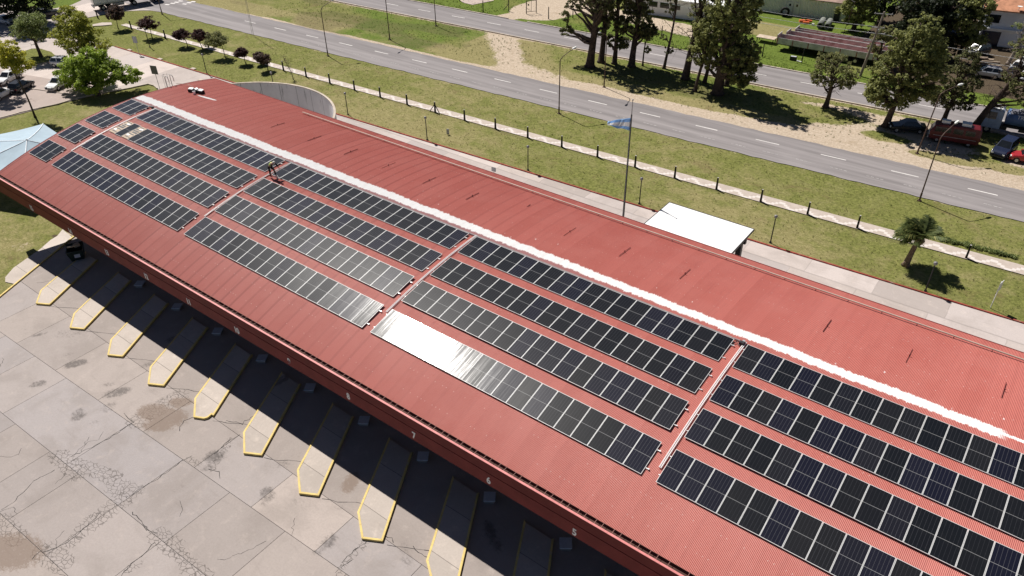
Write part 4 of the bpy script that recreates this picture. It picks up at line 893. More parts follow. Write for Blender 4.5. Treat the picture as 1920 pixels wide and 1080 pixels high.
# ------------------------------------------------------------------ vegetation
def leaves(clumps, n, size, droop=0.0, flat=0.5, rng=RNG):
    """clumps: list of (centre, radius xyz); n leaf quads in each; returns verts, faces"""
    C = np.repeat(np.array([c for c, r in clumps]), n, 0); Rr = np.repeat(np.array([r for c, r in clumps]), n, 0); N = len(C)
    d = rng.normal(size=(N, 3)); d /= np.linalg.norm(d, axis=1)[:, None]; rad = rng.random(N)**0.45
    p = C+d*rad[:, None]*Rr
    nrm = rng.normal(size=(N, 3))+d*0.8; nrm[:, 2] += flat; nrm /= np.linalg.norm(nrm, axis=1)[:, None]
    h = rng.normal(size=(N, 3)); h[:, 2] -= droop*2
    t1 = np.cross(nrm, h); t1 /= np.linalg.norm(t1, axis=1)[:, None]; t2 = np.cross(nrm, t1)
    s = size*(0.55+0.9*rng.random(N))[:, None]; a = t1*s*0.5; b_ = t2*s*(0.5+droop*0.7)
    V = np.stack([p-a-b_*0.6, p+a*0.9-b_*0.3, p+a*0.3+b_, p-a*0.8+b_*0.5], 1).reshape(-1, 3)
    F = np.arange(N*4).reshape(N, 4); return V, F
def tree(name, label, cat, base, H, tr, vols, mat, bark, leaf=0.3, n=45, lean=(0, 0), clump=0.85, limbs=14, droop=0.0, group=None, forks=1, twigs=0, seed=0, gap=0.0):
    """vols: ellipsoids (dx,dy,z, rx,ry,rz, count) that the clumps of leaves fill"""
    rng = np.random.default_rng(100+seed); x0, y0 = base[:2]
    t = thing(name, label, cat, (x0, y0, -0.03), 0, group)
    b = MB(); segs = 9; ang = rng.uniform(0, 6.28)
    def trunk(z): 
        k = z/H; return Vector((lean[0]*k+0.18*math.sin(k*5+ang)*k*2, lean[1]*k+0.18*math.cos(k*4+ang)*k*2, z))
    zt = H*0.96
    fl = [(0, tr*1.5), (0.25, tr*1.15)]+[(zt*i/segs, tr*(1-0.82*i/segs)) for i in range(1, segs+1)]
    b.tube([trunk(z) for z, r in fl], [r for z, r in fl], 9)
    clumps = []
    thin = mat in (FO['pine'], FO['pine2'], FO['olive'])
    if thin and H > 5: clump *= .66; n *= .62; vols = [v[:6]+(v[6]*1.9,) for v in vols]
    for (dx, dy, z, rx, ry, rz, cnt) in vols:
        for i in range(int(cnt)):
            d = rng.normal(size=3); d /= np.linalg.norm(d); q = rng.uniform(0.35, 1.0)**0.6
            c = np.array([dx+d[0]*rx*q, dy+d[1]*ry*q, z+d[2]*rz*q])
            if c[2] < 0.35: c[2] = 0.35+rng.random()*.4
            k = min(1, c[2]/H); c[0] += 0*k
            r = clump*rng.uniform(0.45, 1.25); clumps.append((c, np.array([r, r, r*(0.62+0.5*droop)])))
    if clumps:
        idx = rng.permutation(len(clumps))[:limbs]
        for i in idx:
            c = Vector(clumps[i][0]); zs = max(H*0.12, min(zt*0.95, c.z*rng.uniform(0.55, 0.9))); p0 = trunk(zs); mid = p0.lerp(c, 0.5)+Vector((0, 0, rng.uniform(-.3, .6)))
            r0 = tr*(1-0.8*zs/zt)*0.55; b.tube([p0, p0.lerp(mid, .5)+Vector(rng.normal(size=3)*.12), mid, mid.lerp(c, .6)+Vector(rng.normal(size=3)*.15), c], [r0, r0*.8, r0*.6, r0*.4, r0*.16], 6)
    for i in range(twigs):
        zs = rng.uniform(0.2, 0.95)*zt; p0 = trunk(zs); a = rng.uniform(0, 6.28); L = rng.uniform(.8, 2.6)*H/14; e = p0+Vector((math.cos(a)*L, math.sin(a)*L, rng.uniform(-.3, .7)*L)); r0 = tr*.10+.01
        m = p0.lerp(e, .55)+Vector(rng.normal(size=3)*.14*L); b.tube([p0, m, e], [r0, r0*.6, r0*.25], 5)
        for q in range(3):
            s_ = m.lerp(e, rng.uniform(0, .8)); b.tube([s_, s_+Vector(rng.normal(size=3)*.32*L)], [r0*.45, r0*.15], 4)
    b.build('trunk', bark, t, True)
    if clumps:
        V, F = leaves(clumps, int(n*(1.1 if thin else 1.45)), leaf*(0.70 if thin else 0.72), droop, 1.1, rng); V[:, 2] = np.maximum(V[:, 2], 0.12)
        npmesh('crown', V, F, mat, t)
    return t
def bp(u, v): return P(u, v)
G1 = 'tall conifers on the median between the two roads'
BK = MT['bark']
tree('conifer', 'tall conifer with thick forked trunk and open dark crown, leftmost of the median grove', 'tree', bp(1106, 124), 17, .62, [(-4.2, -.2, 4.6, 1.0, 1.0, .8, 9), (-4.4, 0, 6.6, .8, .8, .9, 6), (-2.6, 1, 9.5, 3.2, 2.6, 2.0, 34), (1.6, 0, 11, 2.8, 2.6, 3.2, 34), (0, 0, 15, 2.8, 2.8, 3, 26), (1.2, 1.0, 5.6, 1.2, 1.2, 1.0, 7)], FO['pine'], BK, .32, 50, (0.9, .6), .62, 46, .15, G1, twigs=18, seed=1)
tree('conifer', 'straight dark trunk conifer just behind the forked one in the median grove', 'tree', bp(1127, 116), 19, .46, [(0, 0, 12, 2.6, 2.6, 4.5, 44), (.6, 0, 7.2, 1.5, 1.5, 1.2, 12), (0, 0, 16.5, 1.7, 1.7, 2.5, 18)], FO['pine'], BK, .32, 50, (.8, .2), .65, 28, .2, G1, twigs=14, seed=2)
tree('conifer', 'slim conifer with low hanging sprays, third trunk of the median grove', 'tree', bp(1152, 119), 17, .36, [(-.9, 0, 3.4, .6, .6, 1.1, 8), (0, 0, 10, 2.4, 2.2, 4.5, 40), (.8, 0, 6.0, 1.3, 1.2, 1.4, 12), (0, 0, 14.5, 1.5, 1.5, 2.4, 16)], FO['pine'], BK, .32, 50, (.6, 0), .62, 26, .25, G1, twigs=8, seed=3)
tree('conifer', 'broad dark conifer with drooping foliage, fourth trunk of the median grove', 'tree', bp(1184, 124), 17, .50, [(-1.6, -.4, 3.4, 1.1, 1, 1.0, 14), (0, 0, 6.6, 3.0, 2.6, 2.2, 52), (0, 0, 11, 3.2, 3.0, 3.6, 64), (2.0, .4, 5.4, 1.5, 1.3, 1.2, 18), (0, 0, 15, 2, 2, 2.5, 22)], FO['pine'], BK, .33, 52, (.7, .2), .66, 34, .3, G1, twigs=6, seed=4)
tree('conifer', 'thin young conifer with one small leaf tuft low down, in the median grove', 'tree', bp(1205, 123), 8.5, .13, [(.5, 0, 2.6, .5, .4, .5, 5), (0, 0, 5.6, 1.3, 1.2, 1.5, 16), (0.3, 0, 7.6, .8, .8, .9, 7)], FO['pine2'], BK, .28, 40, (.3, 0), .45, 10, .2, G1, seed=5)
tree('conifer', 'thin bare-stemmed conifer standing alone in the gap of the median grove', 'tree', bp(1245, 128), 16, .22, [(.5, 0, 2.9, .8, .6, .6, 6), (-.6, 0, 4.4, .5, .5, .5, 3), (.1, 0, 9.5, .9, .9, 2.2, 12), (.3, 0, 14, .8, .8, 2, 9)], FO['pine'], BK, .28, 34, (1.4, .3), .4, 12, .2, G1, twigs=22, seed=6)
tree('conifer', 'half bare conifer with pale dead branches in the median grove', 'tree', bp(1285, 147), 16, .55, [(.9, 0, 9.5, 1.5, 1.4, 3.0, 22), (1.2, 0, 5.6, 1.0, 1.0, 1.3, 9), (0, 0, 14, 1.6, 1.6, 2.2, 16)], FO['olive'], BK, .28, 38, (1.4, .4), .6, 20, .1, G1, twigs=60, seed=7)
tree('conifer', 'slim leaning conifer right beside the half bare one in the median grove', 'tree', bp(1303, 171), 10, .26, [(-.3, .2, 5.4, 1.6, 1.5, 2.0, 26), (.2, 0, 8.6, 1.6, 1.5, 1.5, 18)], FO['pine2'], BK, .29, 46, (.6, .8), .6, 14, .35, G1, twigs=8, seed=8)
tree('conifer', 'very big drooping conifer with hanging olive green curtains, largest of the median grove', 'tree', bp(1345, 175), 19, .72, [(-1.5, .6, 7.0, 3.0, 2.6, 4.2, 110), (2.6, .2, 5.2, 2.5, 2.3, 3.6, 76), (3.2, -.4, 3.3, 2.0, 1.8, 1.5, 34), (.5, .2, 12, 3.8, 3.4, 4.2, 110), (0, 0, 16.5, 2.4, 2.4, 2.6, 34)], FO['pine2'], BK, .31, 54, (.7, .6), .68, 46, .5, G1, twigs=22, seed=9)
tree('conifer', 'dark multi-stemmed conifer close behind the big drooping one on the median', 'tree', bp(1362, 160), 13, .34, [(1.6, 0, 5.0, 2.0, 1.8, 2.2, 44), (0, 0, 9.5, 2.4, 2.2, 3.0, 44)], FO['pine'], BK, .31, 50, (.5, .4), .62, 18, .5, G1, twigs=10, seed=10)
tree('conifer', 'slim dark trunk conifer left of the big drooping one on the median', 'tree', bp(1321, 154), 12, .28, [(0, 0, 6.8, 1.7, 1.6, 2.8, 30), (0, 0, 10.4, 1.3, 1.2, 1.6, 14)], FO['pine2'], BK, .3, 46, (.9, .8), .6, 16, .35, G1, twigs=6, seed=11)
tree('broadleaf_tree', 'round bushy tree with short dark trunk alone on the median before the trailers', 'tree', bp(1548, 200), 6.9, .34, [(.1, 0, 4.6, 3.2, 2.9, 1.6, 80), (-.7, .3, 6.0, 2.0, 2.0, 1.2, 34), (-1.6, 0, 3.5, 1.2, 1.1, .8, 14), (1.7, 0, 3.6, 1.2, 1.1, .8, 14)], FO['olive'], BK, .24, 44, (.1, .1), .52, 26, .1, None, twigs=30, seed=12)
tree('conifer', 'large olive green conifer with several stems rising beside the dark parked car on the median', 'tree', bp(1660, 237), 13.5, .42, [(-.4, 0, 4.4, 3.2, 2.6, 1.9, 96), (.6, .4, 7.3, 4.6, 3.6, 2.4, 150), (2.4, 1.0, 5.0, 2.2, 2.0, 1.3, 40), (1.2, 1.8, 8.6, 3.2, 2.6, 2.0, 80), (.9, .2, 10.2, 3.4, 3.0, 2.3, 90), (1.2, 0, 12.6, 1.9, 1.8, 1.4, 30), (-2.3, 0, 4.0, 1.1, 1.0, 1.3, 18)], FO['pine2'], BK, .29, 52, (.9, .3), .66, 44, .25, None, twigs=16, seed=13)  # crown volume on the van side is added to shade the van
tree('conifer', 'dark low conifer with feathery hanging sprays right behind the maroon van', 'tree', bp(1767, 232), 8.5, .33, [(0, 0, 3.4, 3.2, 2.4, 1.2, 64), (.3, 0, 6.0, 2.6, 2.3, 1.9, 60), (.4, .5, 8.2, 1.6, 1.5, 1.4, 22)], FO['pine'], BK, .27, 46, (.5, .2), .58, 24, .2, None, twigs=8, seed=14)
tree('conifer', 'leaning dark trunk tree with many bare branches between the maroon van and the blue tanker', 'tree', bp(1823, 244), 12.5, .48, [(2.8, .6, 6.6, 2.2, 2.0, 1.6, 26), (4.6, 0, 8.8, 2.4, 2.1, 1.7, 34), (2.4, 1.5, 10.5, 2.1, 2.0, 1.4, 24), (4.4, .5, 5.0, 1.6, 1.4, 1.0, 12)], FO['olive'], BK, .26, 40, (3.8, 1.2), .52, 26, .1, None, twigs=90, seed=15)
tree('conifer', 'feathery olive tree growing in the yard in front of the white house', 'tree', P(1790, 118), 10.5, .34, [(0, 0, 6, 3.0, 2.7, 2.6, 80), (.6, 0, 9.0, 2.5, 2.3, 2.0, 52), (1.3, 0, 3.9, 2.1, 1.9, 1.3, 30)], FO['pine2'], BK, .3, 50, (.9, .4), .68, 20, .3, None, twigs=8, seed=16)
tree('bare_tree', 'bare grey-branched tree in the yard by the white cars', 'tree', P(1890, 120), 8.5, .28, [(1.2, .3, 6.8, 1.6, 1.4, .8, 10), (-.4, 0, 5.4, .9, .9, .6, 6), (.6, 0, 2.2, 1.0, 1.0, .6, 8)], FO['dkgreen'], MT['barkpale'], .22, 36, (1.0, .4), .45, 14, 0, None, twigs=70, seed=17)
GB = 'dark dense trees behind the yard'
for i, (u, v, h, r, lab) in enumerate(((1600, 58, 9, 3.4, 'dark dense tree beside the end of the pale shed, behind the utility pole'), (1650, 42, 12, 4.2, 'very dark dense tree behind the utility pole'), (1712, 58, 12, 4.2, 'very dark dense tree between the utility pole and the white house'), (1775, 55, 13, 4.6, 'very dark dense tree at the corner of the white house'), (1712, 104, 11, 4.0, 'very dark dense tree added to shade the yard, behind the large olive conifer'), (1752, 112, 11, 4.0, 'very dark dense tree added to shade the yard, across from the maroon van'))):  # last two trees are added to throw shade over the yard
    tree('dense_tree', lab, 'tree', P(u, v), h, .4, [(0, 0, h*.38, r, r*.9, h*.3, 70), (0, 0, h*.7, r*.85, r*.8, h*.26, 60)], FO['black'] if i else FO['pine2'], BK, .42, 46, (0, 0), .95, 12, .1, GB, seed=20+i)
tree('broadleaf_tree', 'grey-green bushy tree half hidden behind the trailers and utility pole', 'tree', P(1642, 122), 6.2, .2, [(0, 0, 3.2, 1.9, 1.8, 1.9, 40), (.3, 0, 5.0, 1.4, 1.3, 1.0, 18)], FO['olive'], BK, .28, 44, (0, 0), .6, 10, .1, None, seed=26)
# trees round the parking area
tree('broadleaf_tree', 'dark green round-crowned tree on the kerbed island of the parking area', 'tree', bp(78, 108), 7.4, .28, [(-.4, 0, 4.6, 3.1, 2.9, 1.5, 80), (.2, .2, 6.0, 2.3, 2.2, 1.2, 46), (-2.4, -.4, 4.2, 1.3, 1.3, .9, 16), (2.2, 0, 4.0, 1.3, 1.3, .8, 16)], FO['dkgreen'], BK, .24, 48, (-.4, .3), .62, 24, .15, None, twigs=12, seed=30)
tree('broadleaf_tree', 'large loose lime-green tree beside the driveway, tallest of the parking trees', 'tree', P(160, 112), 7.6, .3, [(0, 0, 3.9, 4.6, 3.6, 1.8, 130), (-.4, .3, 5.8, 3.3, 2.8, 1.4, 80), (-1.8, .6, 7.2, 1.4, 1.3, .8, 20), (3.9, .4, 3.0, 2.4, 2.2, 1.2, 56), (-3.4, 0, 3.0, 1.8, 1.6, 1.0, 26), (1.5, .6, 6.7, 1.3, 1.2, .8, 18), (-2.0, -.5, 1.7, 1.8, 1.4, .9, 22)], FO['lime'], BK, .27, 46, (-.5, .4), .58, 30, .1, None, twigs=14, seed=31)
tree('broadleaf_tree', 'bright green wide mounded tree overhanging the parked cars next to the roof end', 'tree', bp(184, 178), 5.9, .3, [(-2.0, .2, 3.3, 3.3, 3.1, 2.0, 130), (1.0, 1.4, 3.2, 3.0, 2.7, 1.7, 96), (-.6, .8, 5.0, 2.5, 2.4, 1.3, 76), (-4.4, -.9, 2.2, 2.2, 2.0, 1.5, 60), (2.6, 3.8, 2.4, 2.0, 1.8, 1.2, 46), (.2, -.9, 2.0, 2.2, 1.8, 1.3, 54), (-3.4, 2.2, 2.6, 2, 1.8, 1.5, 40)], FO['bright'], BK, .26, 50, (-.3, .4), .58, 18, .1, None, seed=32)
tree('broadleaf_tree', 'slender yellow-green tree whose long leaning trunk crosses in front of the dark hatchback', 'tree', bp(66, 219.5), 9.2, .13, [(-.3, 0, 8.2, 2.3, 2.1, 1.1, 56), (.9, .3, 7.2, 1.5, 1.4, .9, 24), (-1.8, 0, 7.4, 1.3, 1.2, .9, 18), (-.2, 0, 9.4, 1.4, 1.3, .8, 18)], FO['yellow'], BK, .25, 46, (-.55, -.1), .55, 22, .1, None, twigs=14, seed=33)
tree('broadleaf_tree', 'yellow-green tree at the left edge of the photo behind the white cars', 'tree', P(4, 172), 9.0, .2, [(0, 0, 7.4, 2.4, 2.2, 1.6, 56), (.4, 0, 9.0, 1.5, 1.4, .9, 22)], FO['yellow'], BK, .26, 46, (-.3, .2), .6, 18, .1, None, twigs=10, seed=34)
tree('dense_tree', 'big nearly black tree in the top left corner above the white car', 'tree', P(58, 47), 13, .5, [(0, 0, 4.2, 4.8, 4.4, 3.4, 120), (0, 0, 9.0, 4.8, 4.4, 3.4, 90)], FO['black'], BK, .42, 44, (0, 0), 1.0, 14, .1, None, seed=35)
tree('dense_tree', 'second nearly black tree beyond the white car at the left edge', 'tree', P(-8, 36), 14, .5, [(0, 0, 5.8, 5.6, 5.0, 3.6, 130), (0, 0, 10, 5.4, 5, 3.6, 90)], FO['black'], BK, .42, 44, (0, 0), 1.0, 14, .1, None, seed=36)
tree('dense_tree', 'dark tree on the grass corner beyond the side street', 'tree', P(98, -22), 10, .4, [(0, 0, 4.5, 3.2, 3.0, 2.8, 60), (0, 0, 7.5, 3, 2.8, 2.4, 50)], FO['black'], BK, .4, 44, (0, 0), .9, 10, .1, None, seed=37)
GS = 'small trees planted along the path'
sm = [((222, 54), 3.9, 1.75, 'brown', 'dark olive small tree beside the truck, first of the row along the path', .2), ((286, 72), 3.5, 1.75, 'purple', 'round dark purple small tree, second of the row along the path', -.6), ((352, 89), 2.9, 1.25, 'purple', 'small dark red-leaved tree, third of the row along the path', -.6), ((380, 92), 3.1, 1.3, 'purple', 'dark red-leaved small tree pressed against an olive tree, fourth of the row along the path', -.4), ((424, 110), 4.0, 1.9, 'olive', 'wide olive small tree with slanting stems, fifth of the row along the path', -1.5), ((462, 121), 2.6, 1.05, 'purple', 'small dark red tree with a thin stem, right of the wide olive one', -.7), ((503, 133), 2.6, 1.05, 'brown', 'brownish small tree near the top of the curved wall', -.5), ((489, 121), 1.9, .7, 'brown', 'smallest brownish sapling left of the brownish tree above the curved wall', -.2)]
for i, ((u, v), h, r, m, lab, ln) in enumerate(sm):
    tree('small_tree', lab, 'tree', P(u, v), h, .07, [(ln+RNG.normal()*.3*r, RNG.normal()*.3*r, h*(.62+.07*q), r*RNG.uniform(.6, .85), r*RNG.uniform(.55, .8), h*RNG.uniform(.14, .24), 16+int(8*r)) for q in range(4)]+[(ln*.9, 0, h*.66, r*1.1, r, h*.22, 22+int(10*r))], FO[m], BK, .17, 46, (ln, .1), .34, 14, 0.05, GS, twigs=5, seed=40+i)
tree('small_tree', 'leafless grey sapling beside the path above the curved wall', 'tree', P(550, 149), 3.6, .045, [(-.6, 0, 2.7, .7, .7, .7, 6)], FO['brown'], MT['bark'], .10, 8, (-.8, 0), .25, 12, 0, GS, twigs=60, seed=49)
# palm
def palm(base, top, label):
    t = thing('palm_tree', label, 'palm', (base[0], base[1], -.03)); zt = top
    b = MB(); pts = [(0, 0, 0), (.02, 0, .3), (.1, .05, zt*.4), (.22, .1, zt*.75), (.35, .12, zt)]; b.tube(pts, [.42, .3, .24, .22, .26], 10); b.build('trunk', MT['palmbark'], t, True)
    b = MB(); b.tube([(.36, .12, zt-.5), (.42, .12, zt-.1), (.4, .12, zt+.25)], [.3, .46, .3], 9); b.build('old_leaf_bases', MT['palmbark'], t, True)
    rng = np.random.default_rng(5); V = []; c0 = np.array([.4, .12, zt+.15])
    for i in range(70):
        az = rng.uniform(0, 6.28); el = rng.uniform(.05, 1.5); L = rng.uniform(1.5, 2.35)
        d = np.array([math.cos(az)*math.cos(el)*.75-.38, math.sin(az)*math.cos(el)*.75-.05, math.sin(el)*1.25+.12]); d /= np.linalg.norm(d)
        p = c0.copy(); dirv = d.copy(); stp = L/14
        for s_ in range(14):
            p = p+dirv*stp; dirv = dirv+np.array([-.05, 0, -.075]); dirv /= np.linalg.norm(dirv)
            side = np.cross(dirv, [0, 0, 1.]); side /= np.linalg.norm(side)+1e-6; upv = np.cross(side, dirv)
            ll = .75*math.sin(PI*min(1, (s_+2)/16))+.1
            for sg in (-1, 1):
                for q in (0, .5):
                    o = p+dirv*stp*q; tip = o+side*sg*ll*.75+dirv*ll*.6+np.array([-.08, 0, -.16*ll])+rng.normal(size=3)*.04; w = upv*.015+dirv*.06
                    V += [o-w, o+w, tip+w*.3, tip-w*.3]
    V = np.array(V); npmesh('fronds', V, np.arange(len(V)).reshape(-1, 4), FO['palm'], t)
palm(P(1698, 497), max(2.2, HG((1698, 497), (1716, 447))), 'wind-blown palm with ragged green fronds on the verge beside the path')
# weeds and grass tufts (uncounted)
rng = np.random.default_rng(77); V = []; cl = []
a, c = P(1742, 443), P(1905, 484)
for i in range(150):
    q = rng.random(); x = a[0]+(c[0]-a[0])*q+rng.normal()*.1; y = a[1]+(c[1]-a[1])*q+rng.normal()*.14; r = rng.uniform(.08, .2)*(1.4-abs(q-.55)); cl.append((np.array([x, y, r*.7]), np.array([r*1.3, r, r])))
Vv, Ff = leaves(cl, 26, .11, 0, .3, rng); tag(npmesh('weeds', Vv, Ff, FO['dkgreen'], None), None, None, None, 'stuff')
def tufts(n, fn, size, mat, name, hmul=1.0):
    Vs = []
    for i in range(n):
        q = fn()
        if q is None: continue
        x, y = q
        for j in range(5):
            a = rng.uniform(0, 6.28); h = size*rng.uniform(.5, 1.3)*hmul; w = size*.22; dx, dy = math.cos(a)*w, math.sin(a)*w; lx, ly = rng.normal()*h*.5, rng.normal()*h*.5
            ox, oy = rng.normal()*size*.5, rng.normal()*size*.5
            Vs += [(x+ox-dx, y+oy-dy, -.04), (x+ox+dx, y+oy+dy, -.04), (x+ox+lx+dx*.3, y+oy+ly+dy*.3, h), (x+ox+lx-dx*.3, y+oy+ly-dy*.3, h)]
    Vs = np.array(Vs); o = npmesh(name, Vs, np.arange(len(Vs)).reshape(-1, 4), mat, None); o['kind'] = 'stuff'
MT['tuft'] = foliage('grass_blades', (0.060, 0.070, 0.020), (0.24, 0.215, 0.085)); MT['tuftg'] = foliage('lush_grass_blades', (0.045, 0.075, 0.012), (0.15, 0.19, 0.035))
def verge():
    x = rng.uniform(-110, 6); y = rng.uniform(yk(x)+.5, y1n(x)-.3)
    return None if ypn(x)-.1 < y < ypf(x)+.1 else (x, y)
tufts(2600, verge, .075, MT['tuft'], 'grass_tufts')
def medt():
    x = rng.uniform(-125, 5); y = rng.uniform(y1f(x)+1+rng.random()*4, y2n(x)-.6); return (x, y)
tufts(1800, medt, .11, MT['tuftg'], 'grass_tufts')
def fart():
    x = rng.uniform(-110, -28); y = y2f(x)+.6+rng.random()**2*14
    if -87 < x < -76: return None
    return (x, y)
tufts(1500, fart, .13, MT['tuftg'], 'grass_tufts')

# ------------------------------------------------------------------ posts, lamps, signs
BO = None; bx_ = [-96.18+4.945*i for i in range(21)]
bl_ = [P(150+q[0]/8, q[1]/8) for q in ((268, 268), (772, 432), (1283, 573))]
pts = [(x, y) for x, y in bl_]+[(x, ybol(x)) for x in bx_]
nb = 0
for i, (x, y) in enumerate(pts):
    if not inframe(x, y, .5, 5): continue
    lab = f'dark concrete fence post along the path, {ORD[nb]} from the left' if abs(x+66.75) > .6 else 'dark fence post with two slanting braces beside the path'
    nb += 1
    if BO is None:
        BO = thing('fence_post', lab, 'post', (x, y, -.03), 0, 'fence posts along the path'); b = MB(); b.loft([[(-.1, -.1, 0), (.1, -.1, 0), (.1, .1, 0), (-.1, .1, 0)], [(-.07, -.07, 1.42), (.07, -.07, 1.42), (.07, .07, 1.42), (-.07, .07, 1.42)]]); b.build('shaft', MT['dark'], BO)
        b = MB(); b.box((0, 0, 1.45), (.15, .15, .05)); b.build('cap', MT['concrete'], BO); o = BO
    else: o = dup(BO, (x, y, -.03), 0.04, lab)
    if abs(x+66.75) < .6 or x > 1.5:
        for s_ in (-1, 1): b = MB(); b.tube([(0, 0, 1.15), (s_*.85, -.1, 0)], .055, 6); b.build('brace', MT['dark'], o)
SP = None
sps = [P(281, 88), P(388, 138), (-89.9, 62.35)]+[P(*q) for q in ((652.5, 214.5), (801, 262), (990, 318.75), (1198.75, 381.25), (1444.5, 454.5), (1735, 545))]
wh = ['by the purple small tree', 'under the olive small tree', 'above the curved wall', 'at the right end of the curved wall', 'second to the right of the curved wall', 'left of the flagpole', 'left of the white shelter', 'right of the white shelter', 'in the shadow of the palm']
for i, (x, y) in enumerate(sps):
    lab = f'short dark post lamp on the verge {wh[i]}'
    if SP is None:
        SP = thing('post_lamp', lab, 'post lamp', (x, y, -.03), 0, 'short post lamps along the red kerb'); b = MB(); b.tube([(0, 0, 0), (0, 0, 2.75)], [.06, .05], 8); b.box((0, 0, .05), (.2, .2, .1)); b.build('post', MT['dark'], SP)
        b = MB(); b.lathe([(.05, 2.72), (.07, 2.78), (.15, 2.84), (.175, 2.95), (.15, 3.06), (.06, 3.11)], 12); b.build('globe', MT['globe'], SP, True)
    else: dup(SP, (x, y, -.03), 0, lab)
SLP = None
def street_lamp(x, y, az, label, hk=7.05, arm=2.0, rise=1.15, tilt=0.0):
    global SLP
    t = thing('street_lamp', label, 'street lamp', (x, y, -.03), az, 'street lamps beside the roads')
    if tilt: t.rotation_euler = (tilt, 0, az)
    if SLP is None:
        b = MB(); b.tube([(0, 0, 0), (0, 0, .9), (0, 0, .95), (0, 0, hk)], [.10, .10, .075, .062], 8); b.box((0, 0, .04), (.34, .34, .08)); m1 = b.build('pole', MT['pole'], t)
        b = MB(); b.tube([(0, 0, hk-.02), (.12, 0, hk+.25), (.5, 0, hk+.55), (arm, 0, hk+rise)], [.055, .052, .045, .04], 8); m2 = b.build('arm', MT['pole'], t)
        b = MB(); rr = lambda x_, w, z0, z1: [(x_, -w, z0), (x_, w, z0), (x_, w*.7, z1), (x_, -w*.7, z1)]
        b.loft([rr(arm-.08, .06, hk+rise-.03, hk+rise+.06), rr(arm+.12, .14, hk+rise-.02, hk+rise+.16), rr(arm+.48, .12, hk+rise+.07, hk+rise+.22), rr(arm+.62, .05, hk+rise+.13, hk+rise+.2)]); m3 = b.build('lamp_head', MT['lamp'], t)
        SLP = (m1, m2, m3)
    else:
        for m in SLP: c = m.copy(); COL.objects.link(c); c.parent = t
    return t
for (u, v), lab, az in (((615, 104.5), 'tall rusty street lamp on the verge edge, left of the wide track', 1.25), ((1048, 212.5), 'tall rusty street lamp on the verge edge, left of the flagpole', 1.25), ((1723.75, 376), 'tall rusty street lamp rising behind the palm', 1.25), ((304, 26), 'tall street lamp at the rounded grass corner by the truck', 1.3),
                        ((731, 74), 'tall street lamp on the green median, left of the track', -1.5), ((1132.5, 163), 'street lamp standing in front of the dark median grove', -1.5), ((817.5, 48), 'street lamp at the far edge of the median', 1.2)):
    g = P(u, v); street_lamp(g[0], g[1], az, lab)
g = P(1719.5, 287.5); street_lamp(g[0], g[1], 1.45, 'leaning rusty street lamp between the dark car and the maroon van', 8.6, 2.0, .7, 0.0).rotation_euler = (0.0, 0.075, 0.9)
g = P(475, 67); t = thing('lattice_mast', 'thin grey lattice mast at the verge edge near the small trees', 'mast', (g[0], g[1], 0))
b = MB()
for k in range(3): b.tube([(.16*math.cos(k*2.09), .16*math.sin(k*2.09), 0), (.07*math.cos(k*2.09), .07*math.sin(k*2.09), 12)], .018, 5)
b.build('legs', MT['galv'], t); b = MB()
for i in range(30):
    k = i % 3; z = i*.4; q = .16-.09*z/12; b.tube([(q*math.cos(k*2.09), q*math.sin(k*2.09), z), (q*math.cos((k+1)*2.09), q*math.sin((k+1)*2.09), z+.4)], .01, 4)
b.build('lattice', MT['galv'], t)
# flagpole and flag
fb = P(1166.5, 432); hf = HG((1166.5, 432), (1187.5, 189))
t = thing('flagpole', 'very tall dark flagpole with a pale upper section behind the terminal', 'flagpole', (fb[0], fb[1], 0))
b = MB(); zk = HG((1166.5, 432), (1185.5, 215)); b.tube([(0, 0, 0), (0, 0, .5), (0, 0, zk*.5), (0, 0, zk)], [.13, .11, .085, .07], 9); b.build('lower_pole', MT['dark'], t)
b = MB(); b.tube([(0, 0, zk), (0, 0, hf)], [.045, .035], 8); b.build('upper_pole', MT['galv'], t); b = MB(); b.lathe([(.02, hf), (.08, hf+.05), (.08, hf+.12), (.02, hf+.18)], 8); b.build('finial', MT['galv'], t)
b = MB(); b.tube([(.05, -.14, 1.0), (.05, -.14, zk)], .012, 4); b.build('halyard', MT['wire'], t)
fz = HG((1166.5, 432), (1182.5, 223)); fz2 = HG((1166.5, 432), (1181, 243))
n, m = 26, 12; V = []; UV = []; hgt_ = fz-fz2
for i in range(n+1):
    for j in range(m+1):
        s_ = i/n; q = j/m; sag = -0.62*s_*q**.6-.10*s_*s_; fold = .20*s_*math.sin(s_*9+q*3.4)+.07*s_*math.sin(s_*21+q*6)
        V.append((-.08-2.35*s_*(.95+.05*q), fold*.75, fz2-.12+(hgt_+.2)*q*(1-.36*s_)+sag*.62+.10*s_*math.sin(s_*7)*(1-q))); UV.append((s_, q))
F = [(i*(m+1)+j, (i+1)*(m+1)+j, (i+1)*(m+1)+j+1, i*(m+1)+j+1) for i in range(n) for j in range(m)]
o = npmesh('flag', V, F, MT['flag'], None, True); o.location = (fb[0], fb[1], 0); uv = o.data.uv_layers.new(name='UVMap')
uv.data.foreach_set('uv', np.array([UV[i] for f in F for i in f], np.float32).ravel()); tag(o, 'light blue and white striped flag blowing from the tall flagpole', 'flag')
sm_ = o.modifiers.new('thickness', 'SOLIDIFY'); sm_.thickness = 0.012
def sign(name, label, base, h, w, hh, az, face, back, post):
    t = thing(name, label, 'sign', (base[0], base[1], -.02), az); b = MB(); b.tube([(0, .04, 0), (0, .04, h)], .035, 6); b.build('post', post, t)
    b = MB(); b.box((0, 0, h-hh/2), (w, .03, hh)); b.build('board', back, t); b = MB(); b.box((0, -.0185, h-hh/2), (w*.92, .005, hh*.92)); b.build('face', face, t); return t
